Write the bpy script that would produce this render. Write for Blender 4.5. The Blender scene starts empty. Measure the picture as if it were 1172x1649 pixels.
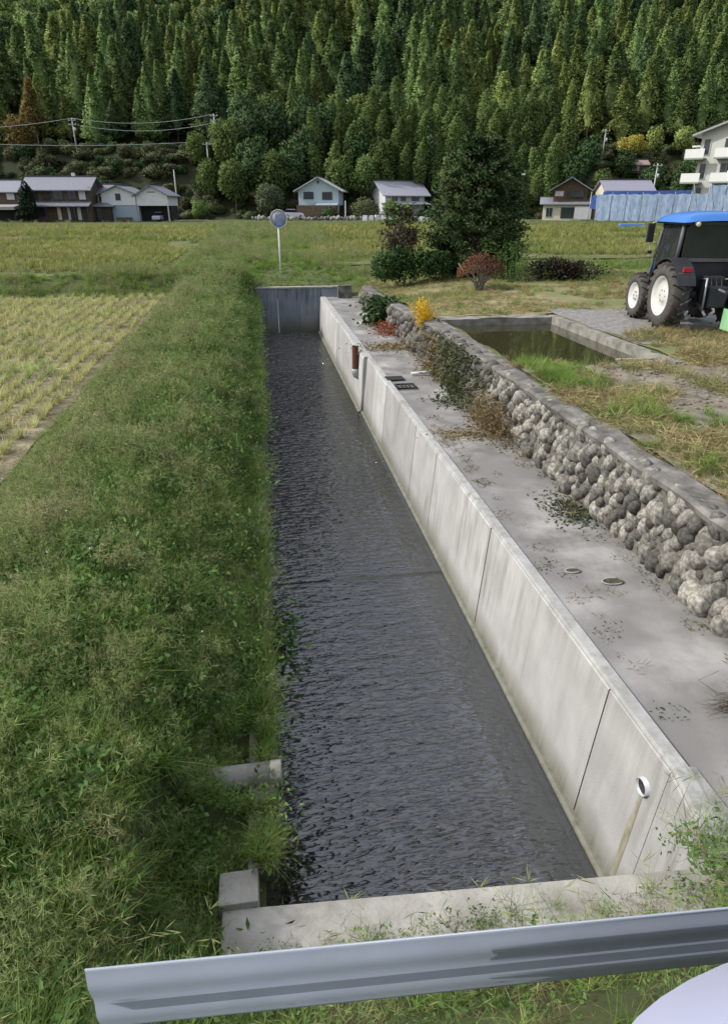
import bpy, math, random
import numpy as np
from mathutils import Vector, Matrix, noise as mnoise

S = bpy.context.scene
COL = S.collection
R = math.radians
rnd = random.Random(7)
rng = np.random.default_rng(11)

# ------------------------------------------------------------------ camera, sky, sun, exposure
CAM_Z = 2.7
YAW = R(8.676)                      # the canal runs this much to the left of the camera axis
cam_d = bpy.data.cameras.new('camera')
cam = bpy.data.objects.new('camera', cam_d)
COL.objects.link(cam)
cam.location = (0, 0, CAM_Z)
cam.rotation_euler = (R(90 - 25.4), 0, 0)
cam_d.sensor_fit = 'VERTICAL'
cam_d.sensor_height = 24.0
cam_d.lens = 24.0 * 1042.0 / 1649.0
cam_d.clip_start = 0.05
cam_d.clip_end = 3000
S.camera = cam

SUN_AZ, SUN_EL = -94.0, 40.0        # degrees, azimuth from +Y towards +X
w = bpy.data.worlds.new('World')
S.world = w
w.use_nodes = True
nt = w.node_tree
bg = nt.nodes['Background']
sky = nt.nodes.new('ShaderNodeTexSky')
sky.sky_type = 'NISHITA'
sky.sun_disc = False
sky.sun_elevation = R(SUN_EL)
sky.sun_rotation = R(SUN_AZ)
sky.air_density = 1.0
sky.dust_density = 6.0
sky.ozone_density = 1.0
# thin broken cloud over the blue
tcw = nt.nodes.new('ShaderNodeTexCoord')
mpw = nt.nodes.new('ShaderNodeMapping'); mpw.inputs['Scale'].default_value = (1, 1, 2.2)
nt.links.new(tcw.outputs['Generated'], mpw.inputs[0])
nzw = nt.nodes.new('ShaderNodeTexNoise'); nzw.inputs['Scale'].default_value = 2.6; nzw.inputs['Detail'].default_value = 6
nt.links.new(mpw.outputs[0], nzw.inputs['Vector'])
mrw = nt.nodes.new('ShaderNodeMapRange'); mrw.inputs[1].default_value = .38; mrw.inputs[2].default_value = .62
mrw.inputs[3].default_value = .15; mrw.inputs[4].default_value = .9
nt.links.new(nzw.outputs['Fac'], mrw.inputs[0])
mxw = nt.nodes.new('ShaderNodeMixRGB'); mxw.inputs[2].default_value = (5.2, 5.4, 5.7, 1)
nt.links.new(mrw.outputs[0], mxw.inputs[0]); nt.links.new(sky.outputs[0], mxw.inputs[1])
nt.links.new(mxw.outputs[0], bg.inputs[0])
bg.inputs[1].default_value = 0.15
sl = bpy.data.lights.new('sun', 'SUN')
sl.energy = 2.5
sl.angle = R(1.5)
sl.color = (1.0, 0.97, 0.93)
so = bpy.data.objects.new('sun', sl)
COL.objects.link(so)
sd = Vector((math.sin(R(SUN_AZ)) * math.cos(R(SUN_EL)), math.cos(R(SUN_AZ)) * math.cos(R(SUN_EL)), math.sin(R(SUN_EL))))
so.rotation_euler = sd.to_track_quat('Z', 'Y').to_euler()
so.location = (-20, 10, 40)
S.view_settings.view_transform = 'Standard'
S.view_settings.look = 'None'
S.view_settings.gamma = 1.0
S.view_settings.use_curve_mapping = False
S.view_settings.exposure = 0.5
S.cycles.max_bounces = 6
S.cycles.diffuse_bounces = 3
S.cycles.glossy_bounces = 3
S.cycles.transmission_bounces = 4
S.cycles.caustics_reflective = False
S.cycles.caustics_refractive = False

# ------------------------------------------------------------------ helpers
CA, SA = math.cos(YAW), math.sin(YAW)


def cw(x, y, z=0.0):
    """canal coordinates -> world"""
    return Vector((x * CA - y * SA, x * SA + y * CA, z))


def wc(X, Y):
    return X * CA + Y * SA, -X * SA + Y * CA


def link(o, parent=None):
    COL.objects.link(o)
    if parent is not None:
        o.parent = parent
    return o


def tag(o, label=None, cat=None, group=None, kind=None):
    if label: o['label'] = label
    if cat: o['category'] = cat
    if group: o['group'] = group
    if kind: o['kind'] = kind
    return o


def thing(name, label, cat, loc=(0, 0, 0), rz=0.0, group=None):
    o = bpy.data.objects.new(name, None)
    o.empty_display_size = 0.2
    link(o)
    o.location = loc
    o.rotation_euler = (0, 0, rz)
    return tag(o, label, cat, group)


def part(name, me, parent, loc=(0, 0, 0), rot=(0, 0, 0), scale=(1, 1, 1)):
    o = bpy.data.objects.new(name, me)
    link(o, parent)
    o.location = loc
    o.rotation_euler = rot
    o.scale = scale
    return o


def copy_tree(root, loc, rz=None, scale=None, label=None, group=None):
    r = root.copy()
    link(r)
    r.location = loc
    if rz is not None: r.rotation_euler = (0, 0, rz)
    if scale is not None: r.scale = scale if hasattr(scale, '__len__') else (scale,) * 3
    if label: r['label'] = label
    if group: r['group'] = group
    for ch in root.children:
        c = ch.copy()
        link(c, r)
        for g in ch.children:
            d = g.copy()
            link(d, c)
    return r


class MB:
    """collects polygons; build() makes one mesh object"""

    def __init__(self):
        self.v, self.f, self.s = [], [], []

    def add(self, vs, fs, smooth=False):
        n = len(self.v)
        self.v += [tuple(p) for p in vs]
        self.f += [tuple(n + i for i in f) for f in fs]
        self.s += [smooth] * len(fs)
        return self

    def box(self, c, s, rot=None, taper=1.0):
        c = Vector(c)
        M = Matrix.Identity(3)
        if rot is not None:
            from mathutils import Euler
            M = Euler(rot).to_matrix()
        vs = []
        for z in (-1, 1):
            k = taper if z > 0 else 1.0
            for x, y in ((-1, -1), (1, -1), (1, 1), (-1, 1)):
                vs.append(c + M @ Vector((x * s[0] / 2 * k, y * s[1] / 2 * k, z * s[2] / 2)))
        return self.add(vs, [(3, 2, 1, 0), (4, 5, 6, 7), (0, 1, 5, 4), (1, 2, 6, 5), (2, 3, 7, 6), (3, 0, 4, 7)])

    def box2(self, a, b):
        return self.box([(a[i] + b[i]) / 2 for i in range(3)], [abs(b[i] - a[i]) for i in range(3)])

    def tube(self, pts, r, n=8, caps=True, smooth=True):
        pts = [Vector(p) for p in pts]
        rs = r if hasattr(r, '__len__') else [r] * len(pts)
        vs, fs = [], []
        up = Vector((0, 0, 1))
        prev = None
        for i, p in enumerate(pts):
            t = (pts[min(i + 1, len(pts) - 1)] - pts[max(i - 1, 0)])
            if t.length < 1e-9: t = Vector((0, 0, 1))
            t.normalize()
            if prev is None:
                a = t.cross(up)
                if a.length < 1e-3: a = t.cross(Vector((1, 0, 0)))
                a.normalize()
            else:
                a = (prev - t * prev.dot(t)).normalized()
            prev = a
            b = t.cross(a)
            for k in range(n):
                th = 2 * math.pi * k / n
                vs.append(p + (a * math.cos(th) + b * math.sin(th)) * rs[i])
        for i in range(len(pts) - 1):
            for k in range(n):
                fs.append((i * n + k, i * n + (k + 1) % n, (i + 1) * n + (k + 1) % n, (i + 1) * n + k))
        self.add(vs, fs, smooth)
        if caps:
            self.add([vs[k] for k in range(n)], [tuple(range(n))])
            self.add([vs[(len(pts) - 1) * n + k] for k in range(n)], [tuple(reversed(range(n)))])
        return self

    def lathe(self, prof, axis_o, axis='X', n=32, closed=True, smooth=True):
        """prof: list of (axial, radius); revolves round an axis through axis_o"""
        vs, fs = [], []
        m = len(prof)
        for k in range(n):
            th = 2 * math.pi * k / n
            c, s = math.cos(th), math.sin(th)
            for a, r in prof:
                if axis == 'X': vs.append((axis_o[0] + a, axis_o[1] + r * c, axis_o[2] + r * s))
                elif axis == 'Y': vs.append((axis_o[0] + r * c, axis_o[1] + a, axis_o[2] + r * s))
                else: vs.append((axis_o[0] + r * c, axis_o[1] + r * s, axis_o[2] + a))
        for k in range(n):
            k2 = (k + 1) % n
            for i in range(m if closed else m - 1):
                j = (i + 1) % m
                fs.append((k * m + i, k2 * m + i, k2 * m + j, k * m + j))
        return self.add(vs, fs, smooth)

    def prism(self, poly, a, b, axis='Y', smooth=False):
        """poly of 2D points extruded from a to b along an axis"""
        n = len(poly)

        def P(u, v, t):
            return {'Y': (u, t, v), 'X': (t, u, v), 'Z': (u, v, t)}[axis]
        vs = [P(u, v, a) for u, v in poly] + [P(u, v, b) for u, v in poly]
        self.add(vs, [tuple(range(n)), tuple(reversed(range(n, 2 * n)))])
        self.add(vs, [(i, (i + 1) % n, n + (i + 1) % n, n + i) for i in range(n)], smooth)
        return self

    def mesh(self, name, m):
        me = bpy.data.meshes.new(name)
        me.from_pydata(self.v, [], self.f)
        me.polygons.foreach_set('use_smooth', self.s)
        me.materials.append(m)
        me.update()
        # consistent outward normals
        import bmesh
        bm = bmesh.new()
        bm.from_mesh(me)
        bmesh.ops.remove_doubles(bm, verts=bm.verts, dist=1e-5)
        bmesh.ops.recalc_face_normals(bm, faces=bm.faces)
        bm.to_mesh(me)
        bm.free()
        return me

    def build(self, name, m, parent=None, bevel=0.0, loc=(0, 0, 0), rot=(0, 0, 0)):
        me = self.mesh(name, m)
        if bevel:
            import bmesh
            bm = bmesh.new()
            bm.from_mesh(me)
            es = [e for e in bm.edges if len(e.link_faces) == 2 and e.calc_face_angle(0) > 0.6]
            bmesh.ops.bevel(bm, geom=es, offset=bevel, segments=2, affect='EDGES', profile=0.6)
            bm.to_mesh(me)
            bm.free()
        o = bpy.data.objects.new(name, me)
        link(o, parent)
        o.location = loc
        o.rotation_euler = rot
        return o


def npmesh(name, V, Q, m, smooth=False, nrm=None):
    """fast mesh from an array of vertices and quads (or tris)"""
    V = np.ascontiguousarray(V, dtype=np.float32)
    Q = np.ascontiguousarray(Q, dtype=np.int32)
    me = bpy.data.meshes.new(name)
    k = Q.shape[1]
    me.vertices.add(len(V))
    me.vertices.foreach_set('co', V.ravel())
    me.loops.add(Q.size)
    me.loops.foreach_set('vertex_index', Q.ravel())
    me.polygons.add(len(Q))
    me.polygons.foreach_set('loop_start', np.arange(0, Q.size, k, dtype=np.int32))
    me.polygons.foreach_set('loop_total', np.full(len(Q), k, dtype=np.int32))
    if smooth: me.polygons.foreach_set('use_smooth', np.ones(len(Q), dtype=bool))
    me.update(calc_edges=True)
    if nrm is not None:
        me.polygons.foreach_set('use_smooth', np.ones(len(Q), dtype=bool))
        me.normals_split_custom_set_from_vertices(np.ascontiguousarray(nrm, dtype=np.float32))
    if m is not None: me.materials.append(m)
    return me


def leafmesh(name, V, Q, m, centre=None, up=.35, mix=.55, nfun=None):
    """foliage mesh whose leaves turn outwards from the crown, so that the crown shades as a body"""
    V = np.asarray(V, dtype=np.float64)
    c = V[Q].mean(1)
    g = np.cross(V[Q[:, 1]] - V[Q[:, 0]], V[Q[:, 3]] - V[Q[:, 0]])
    g = unit(g)
    if nfun is not None: o = nfun(c)
    else:
        cc = c.mean(0) if centre is None else np.array(centre)
        o = unit((c - cc) / np.maximum(c.std(0), 1e-3))
    o = unit(o + [0, 0, up])
    flip = (g * o).sum(1) < 0
    Q = Q.copy(); Q[flip] = Q[flip][:, ::-1]
    g[flip] *= -1
    n = unit(o * mix + g * (1 - mix))
    nv = np.zeros_like(V)
    for k in range(Q.shape[1]): nv[Q[:, k]] = n
    return npmesh(name, V, Q, m, nrm=nv)


def unit(a):
    return a / np.maximum(np.linalg.norm(a, axis=-1, keepdims=True), 1e-9)


def cards(P, D, Wd, fold=0.0):
    """leaf-shaped rhombi: base P, length vector D, half width Wd (N,)"""
    N = len(P)
    rv = unit(rng.normal(size=(N, 3)))
    Sd = unit(np.cross(D, rv)) * Wd[:, None]
    Nn = unit(np.cross(D, Sd))
    V = np.empty((N, 4, 3))
    V[:, 0] = P
    V[:, 1] = P + D * .45 + Sd
    V[:, 2] = P + D - Nn * np.linalg.norm(D, axis=1)[:, None] * fold
    V[:, 3] = P + D * .45 - Sd
    Q = np.arange(N * 4).reshape(N, 4)
    return V.reshape(-1, 3), Q


def join_np(parts):
    Vs, Qs, n = [], [], 0
    for V, Q in parts:
        Vs.append(V); Qs.append(Q + n); n += len(V)
    return np.concatenate(Vs), np.concatenate(Qs)


# ------------------------------------------------------------------ materials
def hexc(c):
    return (c[0], c[1], c[2], 1.0)


MATS = {}


def mat(name, cols, scale=4.0, rough=0.8, bump=0.0, bscale=30.0, stretch=(1, 1, 1), coord='Object', spec=0.3,
        rand=0.0, metal=0.0, detail=5.0, mid=0.5, spread=0.18, transl=0.0, big=None, bigscale=0.4, posnoise=0.0):
    m = bpy.data.materials.new(name)
    m.use_nodes = True
    t = m.node_tree
    N, L = t.nodes, t.links
    b = N['Principled BSDF']
    out = N['Material Output']
    if coord == 'World':
        g = N.new('ShaderNodeNewGeometry'); src = g.outputs['Position']
    else:
        g = N.new('ShaderNodeTexCoord'); src = g.outputs['Object']
    mp = N.new('ShaderNodeMapping')
    mp.inputs['Scale'].default_value = stretch
    L.new(src, mp.inputs[0])
    nz = N.new('ShaderNodeTexNoise')
    nz.inputs['Scale'].default_value = scale
    nz.inputs['Detail'].default_value = detail
    nz.inputs['Roughness'].default_value = 0.6
    L.new(mp.outputs[0], nz.inputs['Vector'])
    cr = N.new('ShaderNodeValToRGB')
    n = len(cols)
    while len(cr.color_ramp.elements) < n: cr.color_ramp.elements.new(0.5)
    for i, c in enumerate(cols):
        cr.color_ramp.elements[i].position = mid + spread * (2 * i / max(1, n - 1) - 1)
        cr.color_ramp.elements[i].color = hexc(c)
    L.new(nz.outputs['Fac'], cr.inputs[0])
    col = cr.outputs[0]
    if big is not None:
        n2 = N.new('ShaderNodeTexNoise')
        n2.inputs['Scale'].default_value = bigscale
        n2.inputs['Detail'].default_value = 3
        L.new(src, n2.inputs['Vector'])
        mr = N.new('ShaderNodeMapRange')
        mr.inputs[1].default_value = .45; mr.inputs[2].default_value = .62
        L.new(n2.outputs['Fac'], mr.inputs[0])
        mx = N.new('ShaderNodeMixRGB')
        L.new(mr.outputs[0], mx.inputs[0])
        L.new(col, mx.inputs[1])
        mx.inputs[2].default_value = hexc(big)
        col = mx.outputs[0]
    if rand:
        oi = N.new('ShaderNodeObjectInfo')
        hs = N.new('ShaderNodeHueSaturation')
        mv = N.new('ShaderNodeMapRange')
        mv.inputs[3].default_value = 1 - rand; mv.inputs[4].default_value = 1 + rand
        L.new(oi.outputs['Random'], mv.inputs[0])
        L.new(mv.outputs[0], hs.inputs['Value'])
        mul = N.new('ShaderNodeMath'); mul.operation = 'MULTIPLY'; mul.inputs[1].default_value = 7.31
        fr = N.new('ShaderNodeMath'); fr.operation = 'FRACT'
        L.new(oi.outputs['Random'], mul.inputs[0]); L.new(mul.outputs[0], fr.inputs[0])
        mh = N.new('ShaderNodeMapRange')
        mh.inputs[3].default_value = 0.5 - rand * .015; mh.inputs[4].default_value = 0.5 + rand * .03
        L.new(fr.outputs[0], mh.inputs[0]); L.new(mh.outputs[0], hs.inputs['Hue'])
        L.new(col, hs.inputs['Color'])
        col = hs.outputs[0]
    L.new(col, b.inputs['Base Color'])
    b.inputs['Roughness'].default_value = rough
    b.inputs['Metallic'].default_value = metal
    b.inputs['Specular IOR Level'].default_value = spec
    if bump:
        nb = N.new('ShaderNodeTexNoise')
        nb.inputs['Scale'].default_value = bscale
        nb.inputs['Detail'].default_value = 6
        L.new(mp.outputs[0], nb.inputs['Vector'])
        bp = N.new('ShaderNodeBump')
        bp.inputs['Strength'].default_value = 0.8
        bp.inputs['Distance'].default_value = bump
        L.new(nb.outputs['Fac'], bp.inputs['Height'])
        L.new(bp.outputs[0], b.inputs['Normal'])
    if transl:
        tr = N.new('ShaderNodeBsdfTranslucent')
        L.new(col, tr.inputs[0])
        ms = N.new('ShaderNodeMixShader')
        ms.inputs[0].default_value = transl
        L.new(b.outputs[0], ms.inputs[1]); L.new(tr.outputs[0], ms.inputs[2])
        L.new(ms.outputs[0], out.inputs[0])
    MATS[name] = m
    return m


def plain(name, c, rough=0.6, metal=0.0, spec=0.4, var=0.12, scale=6.0, bump=0.0, rand=0.0):
    return mat(name, [tuple(x * (1 - var) for x in c), tuple(min(1, x * (1 + var)) for x in c)], scale=scale, rough=rough,
               metal=metal, spec=spec, bump=bump, rand=rand)


def leafmat(name, a, b_, c, rand=0.3, transl=0.25, scale=1.2, coord='World'):
    return mat(name, [a, b_, c], scale=scale, rough=0.7, spec=0.12, coord=coord, rand=rand, transl=transl, detail=3, spread=.2)


M_lush = leafmat('grass_blade', (.10, .175, .036), (.16, .25, .052), (.25, .33, .09), .35, .35, 1.1)
M_fine = leafmat('grass_seed_stem', (.16, .21, .07), (.22, .26, .10), (.30, .27, .15), .3, .25, 1.5)
M_weed = leafmat('weed_leaf', (.08, .15, .04), (.11, .195, .055), (.16, .25, .08), .3, .3)
M_dry = leafmat('dry_straw', (.26, .21, .12), (.36, .30, .18), (.44, .38, .24), .25, .2)
M_hay = leafmat('hay', (.26, .20, .10), (.30, .26, .13), (.16, .19, .07), .3, .2)
M_stub = leafmat('rice_stubble_leaf', (.34, .36, .12), (.42, .42, .18), (.20, .30, .08), .25, .25)
M_rice = leafmat('rice_regrowth', (.17, .21, .06), (.24, .26, .08), (.33, .31, .13), .2, .35, .15)
M_cedD = leafmat('cedar_dark_foliage', (.062, .108, .05), (.09, .148, .062), (.125, .19, .075), .35, .2, .6)
M_cedM = leafmat('cedar_mid_foliage', (.105, .165, .058), (.145, .215, .07), (.19, .26, .09), .35, .2, .6)
M_cedY = leafmat('cedar_olive_foliage', (.165, .215, .062), (.21, .265, .078), (.25, .305, .10), .3, .2, .6)
M_bam = leafmat('bamboo_foliage', (.085, .135, .04), (.12, .175, .052), (.165, .22, .075), .3, .25, .5)
M_broad = leafmat('broadleaf_foliage', (.04, .075, .03), (.055, .10, .038), (.085, .13, .05), .3, .15, .5)
M_slope = leafmat('slope_shrub_foliage', (.08, .10, .045), (.11, .12, .06), (.12, .15, .06), .35, .15, .5)
M_bark = mat('bark', [(.06, .045, .032), (.12, .095, .07)], scale=9, stretch=(3, 3, .5), rough=.9, bump=.02)
M_barkg = mat('grey_bark', [(.12, .11, .10), (.24, .22, .19)], scale=14, rough=.9, bump=.01)


# concrete with vertical run-off streaks, a damp foot and a mottled face
def concrete_wall_mat(name, base, dark, foot_z=-2.5, foot_h=0.35, rand=0.15, streak=1.0):
    m = bpy.data.materials.new(name)
    m.use_nodes = True
    t = m.node_tree
    N, L = t.nodes, t.links
    b = N['Principled BSDF']
    g = N.new('ShaderNodeNewGeometry')
    oi = N.new('ShaderNodeObjectInfo')
    mp = N.new('ShaderNodeMapping'); mp.inputs['Scale'].default_value = (5, 5, .28)
    L.new(g.outputs['Position'], mp.inputs[0])
    n1 = N.new('ShaderNodeTexNoise'); n1.inputs['Scale'].default_value = 1.6; n1.inputs['Detail'].default_value = 7
    n1.inputs['Roughness'].default_value = .65
    L.new(mp.outputs[0], n1.inputs['Vector'])
    r1 = N.new('ShaderNodeMapRange'); r1.inputs[1].default_value = .42; r1.inputs[2].default_value = .72
    L.new(n1.outputs['Fac'], r1.inputs[0])
    n2 = N.new('ShaderNodeTexNoise'); n2.inputs['Scale'].default_value = 2.2; n2.inputs['Detail'].default_value = 8
    L.new(g.outputs['Position'], n2.inputs['Vector'])
    c0 = N.new('ShaderNodeValToRGB')
    c0.color_ramp.elements[0].position = .35; c0.color_ramp.elements[1].position = .66
    c0.color_ramp.elements[0].color = hexc(tuple(x * .82 for x in base))
    c0.color_ramp.elements[1].color = hexc(base)
    L.new(n2.outputs['Fac'], c0.inputs[0])
    n5 = N.new('ShaderNodeTexNoise'); n5.inputs['Scale'].default_value = .8; n5.inputs['Detail'].default_value = 2
    L.new(g.outputs['Position'], n5.inputs['Vector'])
    r5 = N.new('ShaderNodeMapRange'); r5.inputs[1].default_value = .38; r5.inputs[2].default_value = .62
    r5.inputs[3].default_value = .15 * streak; r5.inputs[4].default_value = 1.0 * streak
    L.new(n5.outputs['Fac'], r5.inputs[0])
    sm_ = N.new('ShaderNodeMath'); sm_.operation = 'MULTIPLY'
    L.new(r5.outputs[0], sm_.inputs[1])
    L.new(r1.outputs[0], sm_.inputs[0])
    mx = N.new('ShaderNodeMixRGB'); L.new(sm_.outputs[0], mx.inputs[0]); L.new(c0.outputs[0], mx.inputs[1])
    mx.inputs[2].default_value = hexc(dark)
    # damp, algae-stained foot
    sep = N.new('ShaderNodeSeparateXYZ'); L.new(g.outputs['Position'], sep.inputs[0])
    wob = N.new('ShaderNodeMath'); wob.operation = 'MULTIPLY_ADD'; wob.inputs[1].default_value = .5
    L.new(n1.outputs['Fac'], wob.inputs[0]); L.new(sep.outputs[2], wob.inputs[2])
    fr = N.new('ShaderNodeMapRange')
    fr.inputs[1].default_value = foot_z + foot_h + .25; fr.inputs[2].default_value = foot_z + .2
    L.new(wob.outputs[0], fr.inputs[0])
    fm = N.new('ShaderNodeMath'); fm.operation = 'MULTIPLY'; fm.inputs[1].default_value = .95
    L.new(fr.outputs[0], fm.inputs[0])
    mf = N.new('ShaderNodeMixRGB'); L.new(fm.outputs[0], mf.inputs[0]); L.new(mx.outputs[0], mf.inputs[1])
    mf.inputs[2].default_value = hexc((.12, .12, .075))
    hs = N.new('ShaderNodeHueSaturation')
    mv = N.new('ShaderNodeMapRange'); mv.inputs[3].default_value = 1 - rand; mv.inputs[4].default_value = 1 + rand
    L.new(oi.outputs['Random'], mv.inputs[0]); L.new(mv.outputs[0], hs.inputs['Value']); L.new(mf.outputs[0], hs.inputs['Color'])
    L.new(hs.outputs[0], b.inputs['Base Color'])
    b.inputs['Roughness'].default_value = .85
    b.inputs['Specular IOR Level'].default_value = .25
    nb = N.new('ShaderNodeTexNoise'); nb.inputs['Scale'].default_value = 60; nb.inputs['Detail'].default_value = 6
    L.new(g.outputs['Position'], nb.inputs['Vector'])
    bp = N.new('ShaderNodeBump'); bp.inputs['Distance'].default_value = .004; bp.inputs['Strength'].default_value = .7
    L.new(nb.outputs['Fac'], bp.inputs['Height']); L.new(bp.outputs[0], b.inputs['Normal'])
    return m


M_conw = concrete_wall_mat('canal_wall_concrete', (.43, .437, .435), (.19, .19, .165), streak=.95)
M_cond = concrete_wall_mat('headwall_concrete', (.24, .27, .32), (.07, .085, .11), foot_h=.7, streak=1.25)  # stained concrete; the dark blue of its shade is put into the colour
M_conf = mat('ledge_concrete', [(.14, .138, .13), (.26, .257, .25), (.36, .357, .35)], scale=1.6, rough=.88, bump=.004, bscale=70,
             coord='World', detail=9, spread=.16, big=(.18, .178, .172), bigscale=.7)
M_conb = mat('old_concrete', [(.22, .21, .19), (.42, .41, .38)], scale=3.2, rough=.9, bump=.006, bscale=45, coord='World', detail=8)
M_mossc = mat('mossy_concrete', [(.05, .055, .035), (.11, .11, .08), (.20, .19, .16)], scale=4, rough=.95, bump=.01, bscale=25, coord='World', detail=8)
M_cap = mat('cap_concrete', [(.06, .06, .055), (.135, .13, .12), (.23, .225, .21)], scale=3.4, rough=.92, bump=.012, bscale=24,
            coord='World', detail=8)
M_stone = mat('river_stone', [(.065, .064, .062), (.16, .155, .142), (.31, .295, .25)], scale=2.2, rough=.75, bump=.012, bscale=16,
              rand=.68, detail=6)
M_mortar = mat('dark_mortar', [(.07, .068, .06), (.17, .165, .145)], scale=8, rough=.95, bump=.02, bscale=18, coord='World')
M_ground = mat('ground_soil_and_grass', [(.045, .055, .022), (.07, .085, .03), (.11, .12, .045)], scale=.9, rough=.95, bump=.03,
               bscale=8, coord='World', detail=8)
M_forest = mat('forest_floor', [(.02, .026, .012), (.035, .04, .018)], scale=.2, rough=.95, coord='World')
M_soil = mat('dry_soil', [(.10, .085, .065), (.17, .15, .12), (.25, .22, .17)], scale=3, rough=.95, bump=.03, bscale=12,
             coord='World', detail=8)
M_yard = mat('mown_yard', [(.15, .14, .07), (.22, .19, .10), (.28, .25, .14)], scale=2.2, rough=.95, bump=.02, bscale=16,
             coord='World', detail=8, big=(.13, .15, .06), bigscale=.35)
M_gravel = mat('grey_gravel', [(.13, .13, .13), (.20, .197, .19), (.27, .265, .25)], scale=7, rough=.95, bump=.006, bscale=110,
               coord='World', detail=9)
M_stubf = mat('straw_covered_field', [(.085, .072, .05), (.18, .155, .10), (.34, .30, .19)], scale=2.2, rough=.95, bump=.03,
              bscale=18, coord='World', detail=8)
M_ricef = mat('rice_field_soil', [(.07, .085, .03), (.10, .12, .04), (.15, .15, .06)], scale=.5, rough=.95, bump=.04, bscale=6,
              coord='World', detail=8)
M_road = mat('asphalt', [(.04, .04, .042), (.065, .065, .066)], scale=25, rough=.9, bump=.004, bscale=90, coord='World')


def water_mat(name, base, scale, dist, stretch, rough=.03):
    m = bpy.data.materials.new(name)
    m.use_nodes = True
    t = m.node_tree
    N, L = t.nodes, t.links
    b = N['Principled BSDF']
    b.inputs['Base Color'].default_value = hexc(base)
    b.inputs['Roughness'].default_value = rough
    b.inputs['IOR'].default_value = 1.7
    b.inputs['Specular IOR Level'].default_value = .9
    g = N.new('ShaderNodeTexCoord')
    mp = N.new('ShaderNodeMapping'); mp.inputs['Scale'].default_value = stretch
    L.new(g.outputs['Object'], mp.inputs[0])
    n1 = N.new('ShaderNodeTexNoise'); n1.inputs['Scale'].default_value = scale; n1.inputs['Detail'].default_value = 1.5
    n1.inputs['Distortion'].default_value = .35
    L.new(mp.outputs[0], n1.inputs['Vector'])
    n2 = N.new('ShaderNodeTexNoise'); n2.inputs['Scale'].default_value = scale * .35; n2.inputs['Detail'].default_value = 1
    L.new(mp.outputs[0], n2.inputs['Vector'])
    # ripples die out near the right wall and vary in patches
    n3 = N.new('ShaderNodeTexNoise'); n3.inputs['Scale'].default_value = .35
    L.new(g.outputs['Object'], n3.inputs['Vector'])
    sp = N.new('ShaderNodeSeparateXYZ'); L.new(g.outputs['Object'], sp.inputs[0])
    mr = N.new('ShaderNodeMapRange'); mr.inputs[1].default_value = 2.45; mr.inputs[2].default_value = 2.1
    mr.inputs[3].default_value = .18; mr.inputs[4].default_value = 1
    L.new(sp.outputs[0], mr.inputs[0])
    m3 = N.new('ShaderNodeMapRange'); m3.inputs[1].default_value = .3; m3.inputs[2].default_value = .6
    m3.inputs[3].default_value = .55; m3.inputs[4].default_value = 1
    L.new(n3.outputs['Fac'], m3.inputs[0])
    k0 = N.new('ShaderNodeMath'); k0.operation = 'MULTIPLY'; L.new(mr.outputs[0], k0.inputs[0]); L.new(m3.outputs[0], k0.inputs[1])
    fy = N.new('ShaderNodeMapRange'); fy.inputs[1].default_value = 8.5; fy.inputs[2].default_value = 15
    fy.inputs[3].default_value = .75; fy.inputs[4].default_value = 4.5
    L.new(sp.outputs[1], fy.inputs[0])
    k = N.new('ShaderNodeMath'); k.operation = 'MULTIPLY'; L.new(k0.outputs[0], k.inputs[0]); L.new(fy.outputs[0], k.inputs[1])
    rs = N.new('ShaderNodeMath'); rs.operation = 'SUBTRACT'; rs.inputs[1].default_value = .5; L.new(n1.outputs['Fac'], rs.inputs[0])
    ra = N.new('ShaderNodeMath'); ra.operation = 'ABSOLUTE'; L.new(rs.outputs[0], ra.inputs[0])
    rp = N.new('ShaderNodeMath'); rp.operation = 'MULTIPLY'; rp.inputs[1].default_value = -.8; L.new(ra.outputs[0], rp.inputs[0])
    rq = N.new('ShaderNodeMath'); rq.operation = 'ADD'; L.new(rp.outputs[0], rq.inputs[0]); L.new(n1.outputs['Fac'], rq.inputs[1])
    h = N.new('ShaderNodeMath'); h.operation = 'MULTIPLY_ADD'; h.inputs[1].default_value = 1.4
    L.new(n2.outputs['Fac'], h.inputs[0]); L.new(rq.outputs[0], h.inputs[2])
    hh = N.new('ShaderNodeMath'); hh.operation = 'MULTIPLY'; L.new(h.outputs[0], hh.inputs[0]); L.new(k.outputs[0], hh.inputs[1])
    # one low standing ripple across the channel
    yy_ = N.new('ShaderNodeMath'); yy_.operation = 'SUBTRACT'; yy_.inputs[1].default_value = 8.45; L.new(sp.outputs[1], yy_.inputs[0])
    y2_ = N.new('ShaderNodeMath'); y2_.operation = 'MULTIPLY'; L.new(yy_.outputs[0], y2_.inputs[0]); L.new(yy_.outputs[0], y2_.inputs[1])
    y3_ = N.new('ShaderNodeMath'); y3_.operation = 'MULTIPLY'; y3_.inputs[1].default_value = -900; L.new(y2_.outputs[0], y3_.inputs[0])
    y4_ = N.new('ShaderNodeMath'); y4_.operation = 'EXPONENT'; L.new(y3_.outputs[0], y4_.inputs[0])
    y5_ = N.new('ShaderNodeMath'); y5_.operation = 'MULTIPLY_ADD'; y5_.inputs[1].default_value = 1.0; L.new(y4_.outputs[0], y5_.inputs[0]); L.new(hh.outputs[0], y5_.inputs[2])
    hh = y5_
    bp = N.new('ShaderNodeBump'); bp.inputs['Distance'].default_value = dist; bp.inputs['Strength'].default_value = 1.0
    L.new(hh.outputs[0], bp.inputs['Height']); L.new(bp.outputs[0], b.inputs['Normal'])
    return m


M_water = water_mat('canal_water', (.030, .034, .039), 18.0, .060, (.5, 1.5, 1), .08)
M_pond = water_mat('pond_water', (.038, .036, .018), 3.0, .0015, (1, 1, 1))


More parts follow.
